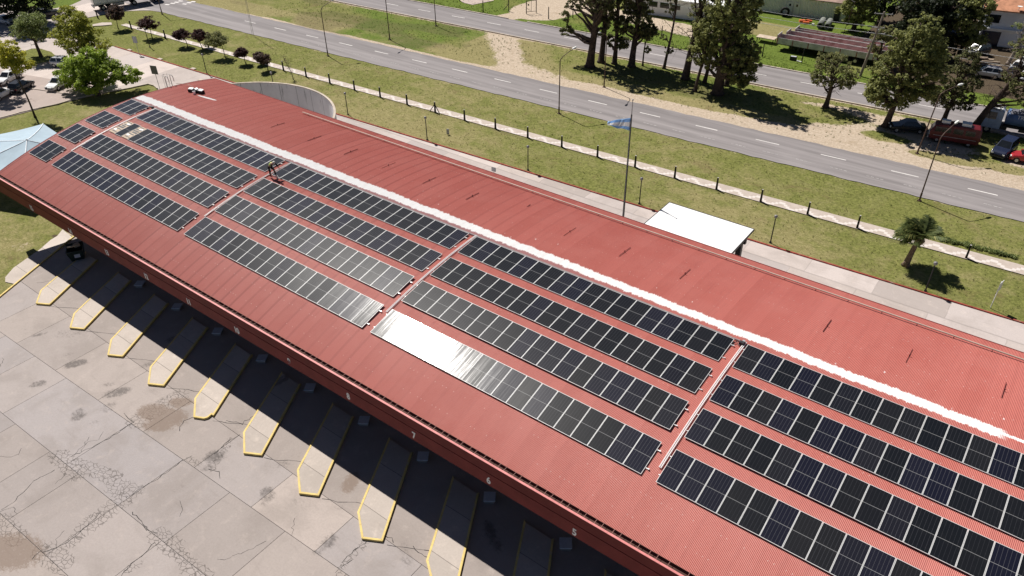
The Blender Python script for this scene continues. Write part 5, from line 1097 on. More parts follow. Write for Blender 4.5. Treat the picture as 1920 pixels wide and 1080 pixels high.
sign('traffic_sign', 'white traffic sign seen edge-on by the red kerb, right of the palm', P(1858, 577), 2.75, .75, .95, 1.35, MT['signface'], MT['white'], MT['white'])
sign('traffic_sign', 'tall grey rectangular sign on a thin post by the red kerb at the parking end', P(261, 102), 2.9, .75, 1.05, .5, MT['grey'], MT['signback'], MT['galv'])
sign('traffic_sign', 'dark square sign on a thin post behind the far end of the roof', P(304, 183), 4.6, 1.05, 1.2, .35, MT['signback'], MT['signback'], MT['galv'])
o = sign('traffic_sign', 'small grey plate on a short post on the verge, left of the second post lamp', P(840, 252), .75, .35, .7, .4, MT['grey'], MT['grey'], MT['galv'])
sign('traffic_sign', 'small grey plate at the back edge of the roof near the crest pipe', P(926, 327), .9, .55, .5, .2, MT['grey'], MT['signback'], MT['galv'])
# ------------------------------------------------------------------ person on the roof
def skin_mesh(name, nodes, edges, mat, parent, sub=1):
    bm = bmesh.new(); lay = bm.verts.layers.skin.verify(); vs = []
    for i, (co_, r) in enumerate(nodes):
        v = bm.verts.new(co_); v[lay].radius = (r, r) if not isinstance(r, tuple) else r; v[lay].use_root = (i == 0); vs.append(v)
    for a, b_ in edges: bm.edges.new((vs[a], vs[b_]))
    me = bpy.data.meshes.new(name); bm.to_mesh(me); bm.free(); o = bpy.data.objects.new(name, me); COL.objects.link(o)
    k = o.modifiers.new('skin', 'SKIN'); k.use_smooth_shade = True; s_ = o.modifiers.new('subsurf', 'SUBSURF'); s_.levels = sub; s_.render_levels = sub
    dg = bpy.context.evaluated_depsgraph_get(); me2 = bpy.data.meshes.new_from_object(o.evaluated_get(dg)); bpy.data.objects.remove(o)
    me2.name = name; me2.materials.clear(); me2.materials.append(mat); me2.polygons.foreach_set('use_smooth', [True]*len(me2.polygons))
    o2 = bpy.data.objects.new(name, me2); COL.objects.link(o2); o2.parent = parent; return o2
wx, wy = -53.05, 34.78; wz = 9.53
t = thing('person', 'worker in yellow high-visibility top and dark trousers bending over on the roof', 'person', (wx, wy, wz-.06), 0.05)
hip = (-.12, .05, .92); sh = (.33, .05, 1.32)
nodes = [(hip, .13), ((.02, .05, 1.05), .13), ((.18, .05, 1.2), .15), (sh, .13), ((.42, .05, 1.36), .055), ((.50, .05, 1.37), .095), ((.60, .05, 1.36), .085)]
edges = [(0, 1), (1, 2), (2, 3), (3, 4), (4, 5), (5, 6)]
def limb(start, pts, rr):
    i = start
    for p_, r_ in zip(pts, rr): nodes.append((p_, r_)); edges.append((i, len(nodes)-1)); i = len(nodes)-1
    return i
h1 = limb(3, [(.36, -.14, 1.26), (.50, -.22, 1.02), (.70, -.20, .84)], [.06, .045, .035]); h2 = limb(3, [(.38, .24, 1.26), (.60, .30, 1.08), (.80, .24, .92)], [.06, .045, .035])
for h_, sg in ((h1, -1), (h2, 1)):
    c = Vector(nodes[h_][0]); palm_ = c+Vector((.06, 0, -.05)); nodes.append((tuple(palm_), .03)); edges.append((h_, len(nodes)-1)); pi_ = len(nodes)-1
    for k in range(4):
        L = (.075, .085, .08, .06)[k]; q0 = palm_+Vector((.03, (k-1.5)*.02, -.02)); limb(pi_, [tuple(q0), tuple(q0+Vector((L*.5, 0, -L*.3))), tuple(q0+Vector((L*.7, 0, -L*.8)))], [.009, .009, .008])
    q0 = palm_+Vector((0, -.035*sg, -.01)); limb(pi_, [tuple(q0), tuple(q0+Vector((.03, -.02*sg, -.03)))], [.011, .009])
limb(0, [(-.10, -.07, .82), (-.02, -.10, .5), (-.10, -.10, .10)], [.1, .065, .045]); limb(0, [(-.08, .14, .82), (.22, .16, .60), (.36, .14, .12)], [.1, .065, .045])
skin_mesh('body', nodes, edges, MT['skin'], t)
skin_mesh('trousers', [((-.10, .05, .96), .15), ((-.10, -.07, .82), .115), ((-.02, -.10, .5), .085), ((-.10, -.10, .16), .075), ((-.08, .14, .82), .115), ((.22, .16, .6), .085), ((.36, .14, .17), .075)], [(0, 1), (1, 2), (2, 3), (0, 4), (4, 5), (5, 6)], MT['black'], t)
skin_mesh('vest', [((-.06, .05, .99), .15), ((.05, .05, 1.08), .155), ((.19, .05, 1.21), .175), ((.32, .05, 1.31), .15)], [(0, 1), (1, 2), (2, 3)], MT['hivis'], t)
for sg, a in ((-1, [(.34, -.12, 1.28), (.50, -.22, 1.02), (.68, -.20, .86)]), (1, [(.36, .22, 1.28), (.60, .30, 1.08), (.78, .24, .94)])): skin_mesh('sleeve', [(a[0], .08), (a[1], .06), (a[2], .048)], [(0, 1), (1, 2)], MT['black'], t)
b = MB(); b.lathe([(.125, 0), (.12, .05), (.09, .11), (.03, .14)], 12); o = b.build('hard_hat', MT['hat'], t, True); o.location = (.55, .05, 1.42); o.rotation_euler = (0, .75, 0)
for p_, m in (((-.06, -.10, .05), MT['black']), ((.42, .14, .08), MT['hat'])):
    b = MB(); b.loft([[(p_[0]-.1, p_[1]-.05, p_[2]-.05), (p_[0]-.1, p_[1]+.05, p_[2]-.05), (p_[0]-.1, p_[1]+.05, p_[2]+.07), (p_[0]-.1, p_[1]-.05, p_[2]+.07)], [(p_[0]+.17, p_[1]-.05, p_[2]-.05), (p_[0]+.17, p_[1]+.05, p_[2]-.05), (p_[0]+.15, p_[1]+.04, p_[2]), (p_[0]+.15, p_[1]-.04, p_[2])]]); b.build('boot', m, t)
t = thing('hand_tool', 'dark long-handled tool lying on the panel beside the worker', 'tool', (-52.25, 34.75, 9.47), .3); b = MB(); b.tube([(-.45, 0, .1), (.3, 0, .04)], .022, 6); b.build('handle', MT['white'], t); b = MB(); b.box((.34, 0, .05), (.2, .14, .07)); b.build('head', MT['steel'], t)
# ------------------------------------------------------------------ vehicles
def car(label, loc, az, paint, kind='sedan', group=None, cat='car', name='parked_car', wet=None):
    """front of the car towards +x"""
    t = thing(name, label, cat, (loc[0], loc[1], 0.012), az, group)
    L, Wd = dict(sedan=(4.35, 1.72), hatch=(3.9, 1.68), suv=(4.4, 1.8), pickup=(4.9, 1.8))[kind]; Hc = dict(sedan=1.44, hatch=1.48, suv=1.68, pickup=1.72)[kind]
    zb = .30; belt = .92 if kind in ('sedan', 'hatch') else 1.05; w = Wd/2; hd = belt-.12 if kind != 'suv' else belt-.08
    if kind == 'sedan': prof = [(-L/2, belt-.2), (-L/2+.12, belt-.03), (-L*.30, belt), (L*.16, belt), (L*.40, hd-.02), (L/2-.08, hd-.2), (L/2, .52)]
    elif kind == 'pickup': prof = [(-L/2, belt-.1), (-L/2+.05, belt), (-L*.15, belt), (L*.20, belt), (L*.42, hd+.03), (L/2-.06, hd-.1), (L/2, .55)]
    else: prof = [(-L/2, belt-.25), (-L/2+.06, belt-.02), (-L*.35, belt), (L*.18, belt), (L*.42, hd), (L/2-.08, hd-.17), (L/2, .52)]
    b = MB(); rings = []
    for x, zt in prof:
        k = 1-.16*max(0, (abs(x)-L*.36)/(L*.14)); ww = w*k
        rings.append([(x, -ww*.93, zb), (x, -ww, zb+.22), (x, -ww*.99, zt-.12), (x, -ww*.90, zt), (x, ww*.90, zt), (x, ww*.99, zt-.12), (x, ww, zb+.22), (x, ww*.93, zb)])
    b.loft(rings)
    c = dict(sedan=(-L*.36, -L*.20, L*.05, L*.22), hatch=(-L*.48, -L*.38, L*.04, L*.22), suv=(-L*.48, -L*.42, L*.04, L*.20), pickup=(-L*.16, -L*.11, L*.06, L*.20))[kind]
    x0, x1, x2, x3 = c; zr_ = Hc; wb, wr = w*.88, w*.70
    sec = lambda x, z, ww: [(x, -ww, z), (x, ww, z)]
    top = [(x1, -wr, zr_-.03), (x1, wr, zr_-.03), (x2, wr, zr_), (x2, -wr, zr_)]; bot = [(x0, -wb, belt-.02), (x0, wb, belt-.02), (x3, wb, belt-.02), (x3, -wb, belt-.02)]
    b.add(bot+top, [(0, 1, 5, 4), (1, 2, 6, 5), (2, 3, 7, 6), (3, 0, 4, 7), (4, 5, 6, 7)])
    if kind == 'pickup': b.box((-L*.33, 0, belt-.08), (L*.30, w*1.6, .02))
    o = b.build('body', paint, t); bv = o.modifiers.new('bevel', 'BEVEL'); bv.width = .045; bv.segments = 2; bv.limit_method = 'ANGLE'
    def pane(nm, a, b_, c_, d, sh=.86, off_=.012):
        q = [Vector(z) for z in (a, b_, c_, d)]; m = sum(q, Vector())/4; nn = (q[1]-q[0]).cross(q[3]-q[0]).normalized()
        if nn.dot(m-Vector((0, 0, belt-.4))) < 0: nn = -nn
        q = [m+(z-m)*sh+nn*off_ for z in q]; bb = MB(); lo = [z-nn*.02 for z in q]; bb.loft([lo, q]); bb.build(nm, MT['glass'], t)
    pane('windscreen', bot[3], bot[2], top[2], top[3]); pane('rear_window', bot[1], bot[0], top[0], top[1])
    for s_, i0, i1 in ((-1, 0, 3), (1, 1, 2)):
        A_, B_, C_, D_ = [Vector(z) for z in (bot[i0], bot[i1], top[i1], top[i0])]; mb, mt = A_.lerp(B_, .48), D_.lerp(C_, .5)
        pane('side_window', A_, mb, mt, D_, .84); pane('side_window', mb, B_, C_, mt, .84)
    r = .31 if kind != 'suv' else .35
    for sx in (-L*.31, L*.31):
        for sy in (-1, 1):
            bb = MB(); bb.tube([(sx, sy*(w-.20), r), (sx, sy*(w+.012), r)], r, 16); wh_ = bb.build('wheel', MT['rubber'], t)
            bb = MB(); bb.tube([(sx, sy*(w-.02), r), (sx, sy*(w+.022), r)], r*.6, 12); rm = bb.build('rim', MT['chrome'], wh_)
    for sy in (-1, 1):
        bb = MB(); bb.box((L/2-.10, sy*w*.62, .66), (.14, .34, .15), rz=-sy*.25); bb.build('headlight', MT['lamp'], t)
        bb = MB(); bb.box((-L/2+.05, sy*w*.72, belt-.22), (.10, .26, .16), rz=sy*.15); bb.build('tail_light', MT['tail'], t)
        bb = MB(); bb.box((L*.17, sy*(w+.03), belt+.06), (.14, .16, .11)); bb.build('mirror', paint, t)
    bb = MB(); bb.box((-L/2-.005, 0, .62), (.03, .42, .12)); bb.build('number_plate', MT['signface'], t)
    bb = MB(); bb.box((L/2-.03, 0, .5), (.10, w*1.25, .16)); bb.build('grille', MT['black'], t)
    return t
def az2(a, b_): return math.atan2(b_[1]-a[1], b_[0]-a[0])
GP = 'cars in the parking area beside the terminal'
g = P(19, 152); car('white car facing the camera behind the dark car in the parking area', (g[0], g[1]), R_(-62), MT['carwhite'], 'sedan', GP)
g = P(44, 169); car('dark grey hatchback parked behind the leaning yellow-green tree', (g[0]-.2, g[1]), R_(118), MT['cardark'], 'hatch', GP)
g = P(4, 184); car('white hatchback cut by the left edge of the photo', (g[0]-.3, g[1]), R_(118), MT['carwhite'], 'hatch', GP)
g = P(97, 160); car('white car mostly hidden under the bright green tree', (g[0]+1.6, g[1]+.4), R_(-62), MT['carwhite'], 'sedan', GP)
g = P(122, 124); car('pale car glimpsed between the lime and bright green trees', (g[0], g[1]), R_(28), MT['carsilver'], 'hatch', GP)
g = P(12, 44); car('pale silver car in the deep shade at the top left corner', (g[0], g[1]), R_(10), MT['carsilver'], 'sedan', GP)
g = P(90, 32); car('dark car in the shade at the mouth of the side street', (g[0], g[1]), R_(75), MT['cardark'], 'suv', GP)
GV = 'cars parked round the right end of the median'
g = P(1698, 246); car('black car in tree shade beside the olive conifer on the median', (g[0], g[1]+.2), R_(205), MT['cardark'], 'sedan', GV)
g = P(1880, 288); car('dark blue pickup standing in front of the blue tanker', (g[0], g[1]), R_(-100), MT['carblue'], 'suv', GV)
g = P(1921, 302); car('bright red car cut by the right edge of the photo', (g[0]+.2, g[1]), R_(195), MT['carred'], 'hatch', GV)
GY = 'cars in the yard at the right edge'
g = P(1906, 134); car('white car in the yard under the bare grey-branched tree', (g[0], g[1]), R_(-100), MT['carwhite'], 'sedan', GY)
g = P(1912, 154); car('pale car parked in front of the white one in the yard', (g[0], g[1]), R_(170), MT['carwhite'], 'hatch', GY)
g = P(1778, 74); car('dark blue car in the deep shade in front of the dense trees', (g[0], g[1]), R_(170), MT['carblue'], 'sedan', GY)
g = P(1828, 104); car('dark old car with a pale roof in the yard before the white house', (g[0], g[1]), R_(240), MT['cardark'], 'suv', GY)
g = P(1848, 143); car('pale grey car in the shaded yard across the far road', (g[0], g[1]), R_(185), MT['carsilver'], 'hatch', GY)
g = P(1917, 108); car('silver car at the right edge behind the white car', (g[0]+1, g[1]), R_(-100), MT['carsilver'], 'sedan', GY)
g = P(1252, 26); car('pale silver car in front of the low building behind the median grove', (g[0], g[1]), R_(5), MT['carsilver'], 'sedan', None)
# wheels shared by the heavy vehicles
def hwheel(t, x, y, r=.48, w=.3):
    bb = MB(); bb.tube([(x, y-w/2, r), (x, y+w/2, r)], r, 18); wv = bb.build('wheel', MT['rubber'], t); bb = MB(); s_ = 1 if y > 0 else -1
    bb.tube([(x, y+s_*(w/2-.02), r), (x, y+s_*(w/2+.015), r)], r*.5, 12); bb.build('rim', MT['chrome'], wv)
# box truck at the top left
a, c = P(180, 22), P(262, 8); az = az2(a, c)
t = thing('box_truck', 'white box truck turning at the top left corner of the near road', 'truck', (a[0], a[1], .02), az)
b = MB(); b.box((4.9, .9, 2.45), (9.8, 2.5, 2.6)); b.build('cargo_box', MT['carwhite'], t)
b = MB()
for q in (0.06, 2.4, 4.9, 7.4, 9.72): b.box((q, -.37, 2.45), (.1, .05, 2.55))
b.box((4.9, -.37, 1.3), (9.8, .06, .14)); b.box((4.9, -.37, 3.68), (9.8, .06, .12)); b.build('box_rib', MT['galv'], t)
b = MB(); b.box((6.2, -.375, 1.75), (5.2, .03, .16)); b.build('side_stripe', MT['black'], t)
b = MB(); b.box((5, .9, .95), (10, 1.0, .3)); b.box((-.1, .9, .8), (.15, 2.3, .25)); b.build('chassis', MT['steel'], t)
b = MB(); rr = lambda x, w, z0, z1: [(x, .9-w, z0), (x, .9+w, z0), (x, .9+w, z1), (x, .9-w, z1)]
b.loft([rr(10.1, 1.2, .6, 2.7), rr(10.3, 1.22, .55, 2.95), rr(11.6, 1.22, .55, 2.9), rr(12.2, 1.15, .5, 1.7)]); b.build('cab', MT['carwhite'], t); b = MB(); b.quad((12.12, .0, 1.75), (12.12, 1.8, 1.75), (11.66, 1.8, 2.75), (11.66, .0, 2.75)); b.build('windscreen', MT['glass'], t)
b = MB(); b.box((4.2, -.2, .78), (2.0, .5, .5)); b.build('fuel_tank', MT['galv'], t)
for x in (1.4, 2.6, 7.0, 11.0):
    for y in (-.15, 1.95): hwheel(t, x, y)
# maroon van
a, c = P(1745, 273), P(1830, 268); g = P(1780, 268)
t = thing('delivery_van', 'old maroon van with white boxes on its roof parked in tree shade on the median', 'van', (g[0]+.2, g[1]+.5, .01), R_(190)); t.scale = (.92, .92, .92)
b = MB(); rr = lambda x, w, z0, z1, wt: [(x, -w, z0), (x, -w, z0+1.0), (x, -wt, z1), (x, wt, z1), (x, w, z0+1.0), (x, w, z0)]
b.loft([rr(-2.9, .95, .45, 2.1, .8), rr(-2.6, 1.02, .4, 2.45, .85), rr(1.6, 1.02, .4, 2.45, .85), rr(2.55, 1.0, .4, 2.2, .8), rr(2.95, .95, .5, 1.55, .85)]); o = b.build('body', MT['maroon'], t); bv = o.modifiers.new('bevel', 'BEVEL'); bv.width = .06; bv.segments = 2; bv.limit_method = 'ANGLE'
b = MB(); b.quad((2.97, -.8, 1.5), (2.97, .8, 1.5), (2.60, .72, 2.14), (2.60, -.72, 2.14)); b.build('windscreen', MT['glass'], t)
for s_ in (-1, 1):
    for x0 in (-2.2, -.8, .6, 1.75):
        b = MB(); L_ = 1.1 if x0 < 1 else .7; y0 = s_*1.005; b.loft([[(x0, y0, 1.5), (x0+L_, y0, 1.5), (x0+L_, s_*.905, 2.12), (x0, s_*.905, 2.12)], [(x0, y0+s_*.02, 1.5), (x0+L_, y0+s_*.02, 1.5), (x0+L_, s_*.925, 2.12), (x0, s_*.925, 2.12)]]); b.build('side_window', MT['glass'], t)
    b = MB(); b.tube([(2.93, s_*.72, .95), (3.03, s_*.72, .95)], .13, 12); b.build('headlight', MT['lamp'], t)
    b = MB(); b.box((0, s_*1.03, .98), (5.0, .02, .05)); b.build('side_trim', MT['galv'], t)
    b = MB(); b.box((-2.9, s_*.8, 1.05), (.1, .14, .3)); b.build('tail_light', MT['tail'], t)
    for x in (-1.8, 1.9): hwheel(t, x, s_*.88, .36, .24)
b = MB(); b.box((2.97, 0, 1.02), (.06, 1.1, .3)); b.build('grille', MT['white'], t); b = MB(); b.box((3.05, 0, .55), (.14, 1.9, .2)); b.build('bumper', MT['galv'], t)
for i, (x, y, sx, sy, lab) in enumerate(((1.3, .1, .9, .6, 'white box on the roof of the maroon van, nearer its front'), (-.9, .0, 1.0, .9, 'white flat box on the middle of the maroon van roof'))):
    q = Matrix.Rotation(R_(190), 3, 'Z')@Vector((x, y, 0)); tt = thing('roof_box', lab, 'box', (g[0]+.2+q.x, g[1]+.5+q.y, 2.28), R_(190), 'white boxes on the maroon van'); b = MB(); b.box((0, 0, .16), (sx, sy, .3)); b.build('box_body', MT['white'], tt); b = MB(); b.box((0, 0, .325), (sx+.04, sy+.04, .04)); b.build('lid', MT['white'], tt)
# blue tanker
g = P(1842, 246); t = thing('tanker_truck', 'pale blue cabbed tank truck with white lettering on its dark blue tank', 'tank truck', (g[0]+.2, g[1]+.9, .02), R_(186))
b = MB(); rr = lambda x, w, z0, z1, wt: [(x, -w, z0), (x, -w, z0+1.1), (x, -wt, z1), (x, wt, z1), (x, w, z0+1.1), (x, w, z0)]
b.loft([rr(-1.3, 1.2, .7, 2.85, 1.08), rr(-1.1, 1.22, .7, 2.95, 1.1), rr(.55, 1.22, .7, 2.95, 1.1), rr(.95, 1.2, .65, 1.8, 1.16)]); o = b.build('cab', MT['cabblue'], t); bv = o.modifiers.new('bevel', 'BEVEL'); bv.width = .06; bv.segments = 2; bv.limit_method = 'ANGLE'
b = MB(); b.box((-.3, 0, 2.98), (1.5, 2.1, .08)); b.box((-.5, 0, 3.05), (.8, .7, .1)); b.build('cab_roof', MT['carwhite'], t)
b = MB(); b.quad((.97, -1.0, 1.85), (.97, 1.0, 1.85), (.6, 1.0, 2.82), (.6, -1.0, 2.82)); b.build('windscreen', MT['glass'], t)
for s_ in (-1, 1):
    b = MB(); b.loft([[(-.6, s_*1.225, 1.85), (.5, s_*1.225, 1.85), (.35, s_*1.135, 2.7), (-.6, s_*1.135, 2.7)], [(-.6, s_*1.24, 1.85), (.5, s_*1.24, 1.85), (.35, s_*1.15, 2.7), (-.6, s_*1.15, 2.7)]]); b.build('side_window', MT['glass'], t)
    b = MB(); b.tube([(.93, s_*.85, .95), (1.02, s_*.85, .95)], .13, 10); b.build('headlight', MT['lamp'], t)
    for x in (.0, -5.6, -6.9): hwheel(t, x, s_*1.02)
b = MB(); b.box((1.0, 0, .72), (.2, 2.4, .3)); b.build('bumper', MT['steel'], t); b = MB(); b.box((-4.6, 0, .95), (8.2, 1.0, .28)); b.build('chassis', MT['steel'], t)
b = MB(); ring = lambda x, k: [(x, 1.18*k*math.cos(q), 2.05+.95*k*math.sin(q)) for q in np.linspace(0, 2*PI, 24, endpoint=False)]
b.loft([ring(-1.6, .5), ring(-1.65, .93), ring(-1.8, 1), ring(-8.4, 1), ring(-8.6, .9), ring(-8.65, .4)]); b.build('tank', MT['tank'], t, True)
b = MB(); b.loft([[(x, 1.20*math.cos(q), 2.06+.965*math.sin(q)) for q in np.linspace(.75, PI-.75, 9)] for x in (-1.9, -8.3)], closed=False, caps=False); b.build('tank_top', MT['tanktop'], t, True)
b = MB()
for x in (-3, -5, -7): b.lathe([(.3, 0), (.3, .14), (.05, .2)], 10, (x, 0, 3.0))
b.build('hatch', MT['galv'], t)
for s_ in (-1, 1): text_part('TRANSPORTE', 'lettering', .62, .008, MT['white'], t, (-4.6 if s_ > 0 else -4.6, s_*1.10, 2.48), (PI/2-.42*1, 0, PI if s_ > 0 else 0), .01)
b = MB(); b.box((-1.6, 1.1, .95), (.9, .1, .5)); b.box((-4.4, 1.12, .9), (2.2, .05, .35)); b.build('side_guard', MT['steel'], t)

# ------------------------------------------------------------------ yard across the far road
p0 = P(1450, 93); GT = 'flat trailers standing side by side'
TR = None
for i, lab in enumerate(('grey-sided flat trailer with a rusty red floor, nearest of the row to the road', 'grey-sided flat trailer with a rusty red floor, middle of the row', 'grey-sided flat trailer with a clean red floor, farthest of the row from the road')):
    loc = (p0[0]+.25+.55*i, p0[1]+1.0+2.35*i, 0)
    if TR is None:
        t = TR = thing('flat_trailer', lab, 'trailer', loc, R_(2.0), GT); L_ = 15
        b = MB(); b.box((L_/2, 0, 1.15), (L_, 2.1, .12)); b.build('deck', MT['trailred'], t)
        for s_ in (-1, 1):
            b = MB(); b.box((L_/2, s_*1.07, 1.55), (L_, .06, .9)); b.build('side_board', MT['trailer'], t)
            b = MB()
            for q in np.arange(.1, L_, 2.4): b.box((q, s_*1.11, 1.5), (.12, .06, .8))
            b.build('side_stake', MT['trailred'], t)
        b = MB(); b.box((0, 0, 1.75), (.08, 2.2, 1.3)); b.build('headboard', MT['trailer'], t)
        b = MB(); b.box((L_/2, 0, .9), (L_, .8, .28)); b.build('chassis', MT['steel'], t)
        for x in (9.5, 10.8, 12.1):
            for y in (-.9, .9): hwheel(t, x, y, .48, .3)
        b = MB()
        for y in (-.5, .5): b.box((3.4, y, .5), (.14, .14, 1.0)); b.box((3.4, y, .04), (.35, .35, .06))
        b.build('landing_leg', MT['steel'], t)
    else: dup(TR, loc, R_(2.0), lab)
g = P(1445, 84); t = thing('loading_ramp', 'pale flat timber platform at the left end of the trailers', 'platform', (g[0]-1.2, g[1]+1.0, 0), R_(2)); b = MB(); b.box((0, 0, .75), (3.0, 1.6, .1)); b.build('deck', MT['wood'], t)
for dx in (-1.3, 1.3):
    b = MB(); b.box((dx, -.6, .35), (.1, .1, .7)); b.box((dx, .6, .35), (.1, .1, .7)); b.build('leg', MT['steel'], t)
g = P(1487, 112); t = thing('water_trough', 'small dark trough with a pale lid on the grass below the nearest trailer', 'trough', (g[0], g[1], 0), .2); b = MB(); b.box((0, 0, .25), (1.0, .5, .5)); b.build('body', MT['steel'], t); b = MB(); b.box((0, 0, .52), (.8, .4, .04)); b.build('lid', MT['grey'], t)
g = P(1494, 115); o = MB().tube([(0, 0, .1), (.8, -.25, .14)], [.12, .05], 8).build('white_canister', MT['white']); o.location = (g[0], g[1], 0); tag(o, 'long white canister lying on the grass beside the dark trough', 'canister')
# corrugated shed
a, c = P(1408, 18), P(1583, 41); az = az2(a, c); L_ = math.dist(a, c)
t = thing('shed', 'long pale corrugated shed with a brown roof behind the trailers', 'shed', (a[0], a[1], 0), az)
n = int(L_/.3)*4; b = MB(); pr = [(L_*i/n, .05*math.sin(i*PI/2)) for i in range(n+1)]
b.loft([[(x, y, 0) for x, y in pr]+[(L_, 8, 0), (0, 8, 0)], [(x, y, 3.0) for x, y in pr]+[(L_, 8, 3.0), (0, 8, 3.0)]]); b.build('wall', MT['shed'], t)
b = MB(); b.loft([[(-.3, -.35, 2.95), (-.3, -.35, 3.08), (-.3, 4, 3.8), (-.3, 8.3, 3.08), (-.3, 8.3, 2.95)], [(L_+.3, -.35, 2.95), (L_+.3, -.35, 3.08), (L_+.3, 4, 3.8), (L_+.3, 8.3, 3.08), (L_+.3, 8.3, 2.95)]]); rf = b.build('roof', MT['shedroof'], t)
for q in (8.7, 9.9, 11.3): b = MB(); b.lathe([(.45, 3.2), (.4, 3.42), (.1, 3.5)], 12, (q, 1.2, .05)); b.build('roof_vent', MT['kerb'], rf)
b = MB(); b.box((.9, -.07, 1.5), (1.9, .06, 1.6)); b.build('window', MT['glass'], t)
for q in (6.7, 7.9): b = MB(); b.box((q, -.09, 1.1), (1.0, .05, 2.2)); d_ = b.build('door', MT['shed'], t); b = MB(); b.box((q, -.12, 1.7), (.3, .04, .4)); b.build('door_window', MT['glass'], d_)
b = MB(); b.box((L_-1.4, -.08, 1.0), (1.0, .06, 2.0)); b.build('door', MT['steel'], t)
# low building left of it
a, c = P(1226, 30), P(1312, 42); az = az2(a, c)
t = thing('low_building', 'low grey building with dark windows and a pale flat roof behind the median grove', 'building', (a[0]-6, a[1]-.3, 0), az)
b = MB(); b.box((9, 4, 1.5), (18, 8, 3.0)); b.build('wall', MT['bluewall'], t); b = MB(); b.box((9, 4, 3.08), (18.6, 8.6, .18)); b.build('roof', MT['canopy'], t)
for q in (5.5, 7.6, 9.7): b = MB(); b.box((q, -.02, 1.9), (1.6, .06, .9)); w_ = b.build('window', MT['glass'], t); b = MB(); b.box((q, -.04, 1.42), (1.7, .1, .07)); b.build('sill', MT['white'], w_)
# house
a, c = P(1836, 84), P(1925, 98); az = az2(P(1820, 86), P(1905, 96))
t = thing('house', 'white two-storey house with a terracotta roof at the top right corner', 'house', (a[0]-.5, a[1]+.2, 0), az)
b = MB(); b.box((7, 4.5, 2.7), (14, 9, 5.4)); b.build('wall', MT['bluewall'], t)
b = MB(); b.loft([[(-.5, -.5, 5.35), (14.5, -.5, 5.35), (14.5, 9.5, 5.35), (-.5, 9.5, 5.35)], [(-.5, -.5, 5.5), (14.5, -.5, 5.5), (14.5, 9.5, 5.5), (-.5, 9.5, 5.5)], [(4, 4.4, 7.4), (10, 4.4, 7.4), (10, 4.6, 7.4), (4, 4.6, 7.4)]]); b.build('roof', MT['terra'], t)
for x, z, w_, h in ((1.2, 4.1, 1.8, 1.2), (6.5, 4.1, 1.6, 1.2)): b = MB(); b.box((x, -.02, z), (w_, .08, h)); f = b.build('window', MT['glass'], t); b = MB(); b.box((x, -.05, z-h/2-.05), (w_+.2, .16, .08)); b.build('sill', MT['white'], f)
b = MB(); b.box((1.6, -.03, 1.1), (2.6, .08, 2.2)); b.build('garage_door', MT['carblue'], t); b = MB(); b.box((6.5, -.3, 2.7), (13, .6, .14)); b.build('ledge', MT['white'], t)
b = MB(); b.tube([(4, 0, 5.7), (4.1, -.1, 6.2)], .04, 5); b.lathe([(.05, 0), (.35, .12), (.36, .15)], 12, (4.1, -.15, 6.15)); b.build('dish', MT['white'], t)
# tyre, pipes, orange machine
g = P(1471, 30); t = thing('tyre', 'big black tyre leaning on the pale shed wall', 'tyre', (g[0], g[1]-.2, 0), R_(20)); b = MB()
for i in range(20):
    pass
prof = [(.42, -.22), (.7, -.25), (.8, -.15), (.8, .15), (.7, .25), (.42, .22)]; rg = [[(r*math.cos(q), y, .8+r*math.sin(q)) for r, y in prof] for q in np.linspace(0, 2*PI, 25)]
b.loft(rg, True, False); b.build('tyre_ring', MT['rubber'], t, True)
for dx, lab in ((0, 'mossy concrete pipe lying on the grass near the shed, left one of two'), (1.15, 'mossy concrete pipe lying on the grass near the shed, right one of two')):
    g = P(1536, 54); t = thing('concrete_pipe', lab, 'pipe', (g[0]+dx, g[1]+.1*dx, .52), R_(100)); b = MB(); prof = [(.36, 0), (.5, 0), (.5, 3.6), (.36, 3.6)]; b.loft([[(y, r*math.cos(q), r*math.sin(q)) for r, y in prof] for q in np.linspace(0, 2*PI, 21)], True, False); b.build('pipe_shell', MT['pipeconc'], t, True)
g = P(1510, 43); t = thing('farm_implement', 'bright orange farm implement lying on the grass behind the trailers', 'implement', (g[0], g[1], 0), .3)
b = MB(); b.box((-.6, 0, .3), (.9, .5, .35), rz=.3); b.box((.5, .2, .35), (1.1, .35, .3), rz=-.4); b.box((.1, -.4, .2), (1.0, .4, .25), rz=.2); b.build('hood', MT['orange'], t); b = MB(); b.tube([(-1.0, .3, .3), (0, .6, .75), (.9, .5, .4)], .07, 6); b.build('frame', MT['steel'], t)
g = P(1524, 47); o = MB().box((0, 0, .12), (.4, .3, .24)).box((0, 0, .26), (.3, .2, .05)).build('white_crate', MT['white']); o.location = (g[0], g[1], 0); tag(o, 'small white crate on the grass right of the orange implement', 'crate')
g = P(1798, 104); t = thing('marker_pole', 'red and white striped pole in the shaded yard before the dense trees', 'pole', (g[0], g[1], 0)); b = MB(); b.tube([(0, 0, 0), (.5, 0, 2.2)], .06, 6); b.build('pole', MT['carred'], t); b = MB(); b.tube([(.2, -.01, .9), (.3, -.01, 1.3)], .066, 6); b.build('white_band', MT['white'], t)
for i, (u, v, lab) in enumerate(((1838, 112, 'weathered log pile on the shaded yard ground before the white house'), (1855, 126, 'brown heap of scrap timber in the yard left of the white cars'))):
    g = P(u, v); t = thing('timber_heap', lab, 'timber heap', (g[0], g[1], 0), .2)
    for k in range(7): b = MB(); q = RNG.normal(size=2)*.5; b.tube([(-1.4+q[0], q[1], .12+.1*(k % 3)), (1.4+q[0], q[1]+RNG.normal()*.4, .14+.12*(k % 3))], .11, 6); b.build('log', MT['bark'] if k % 2 else MT['wood'], t)
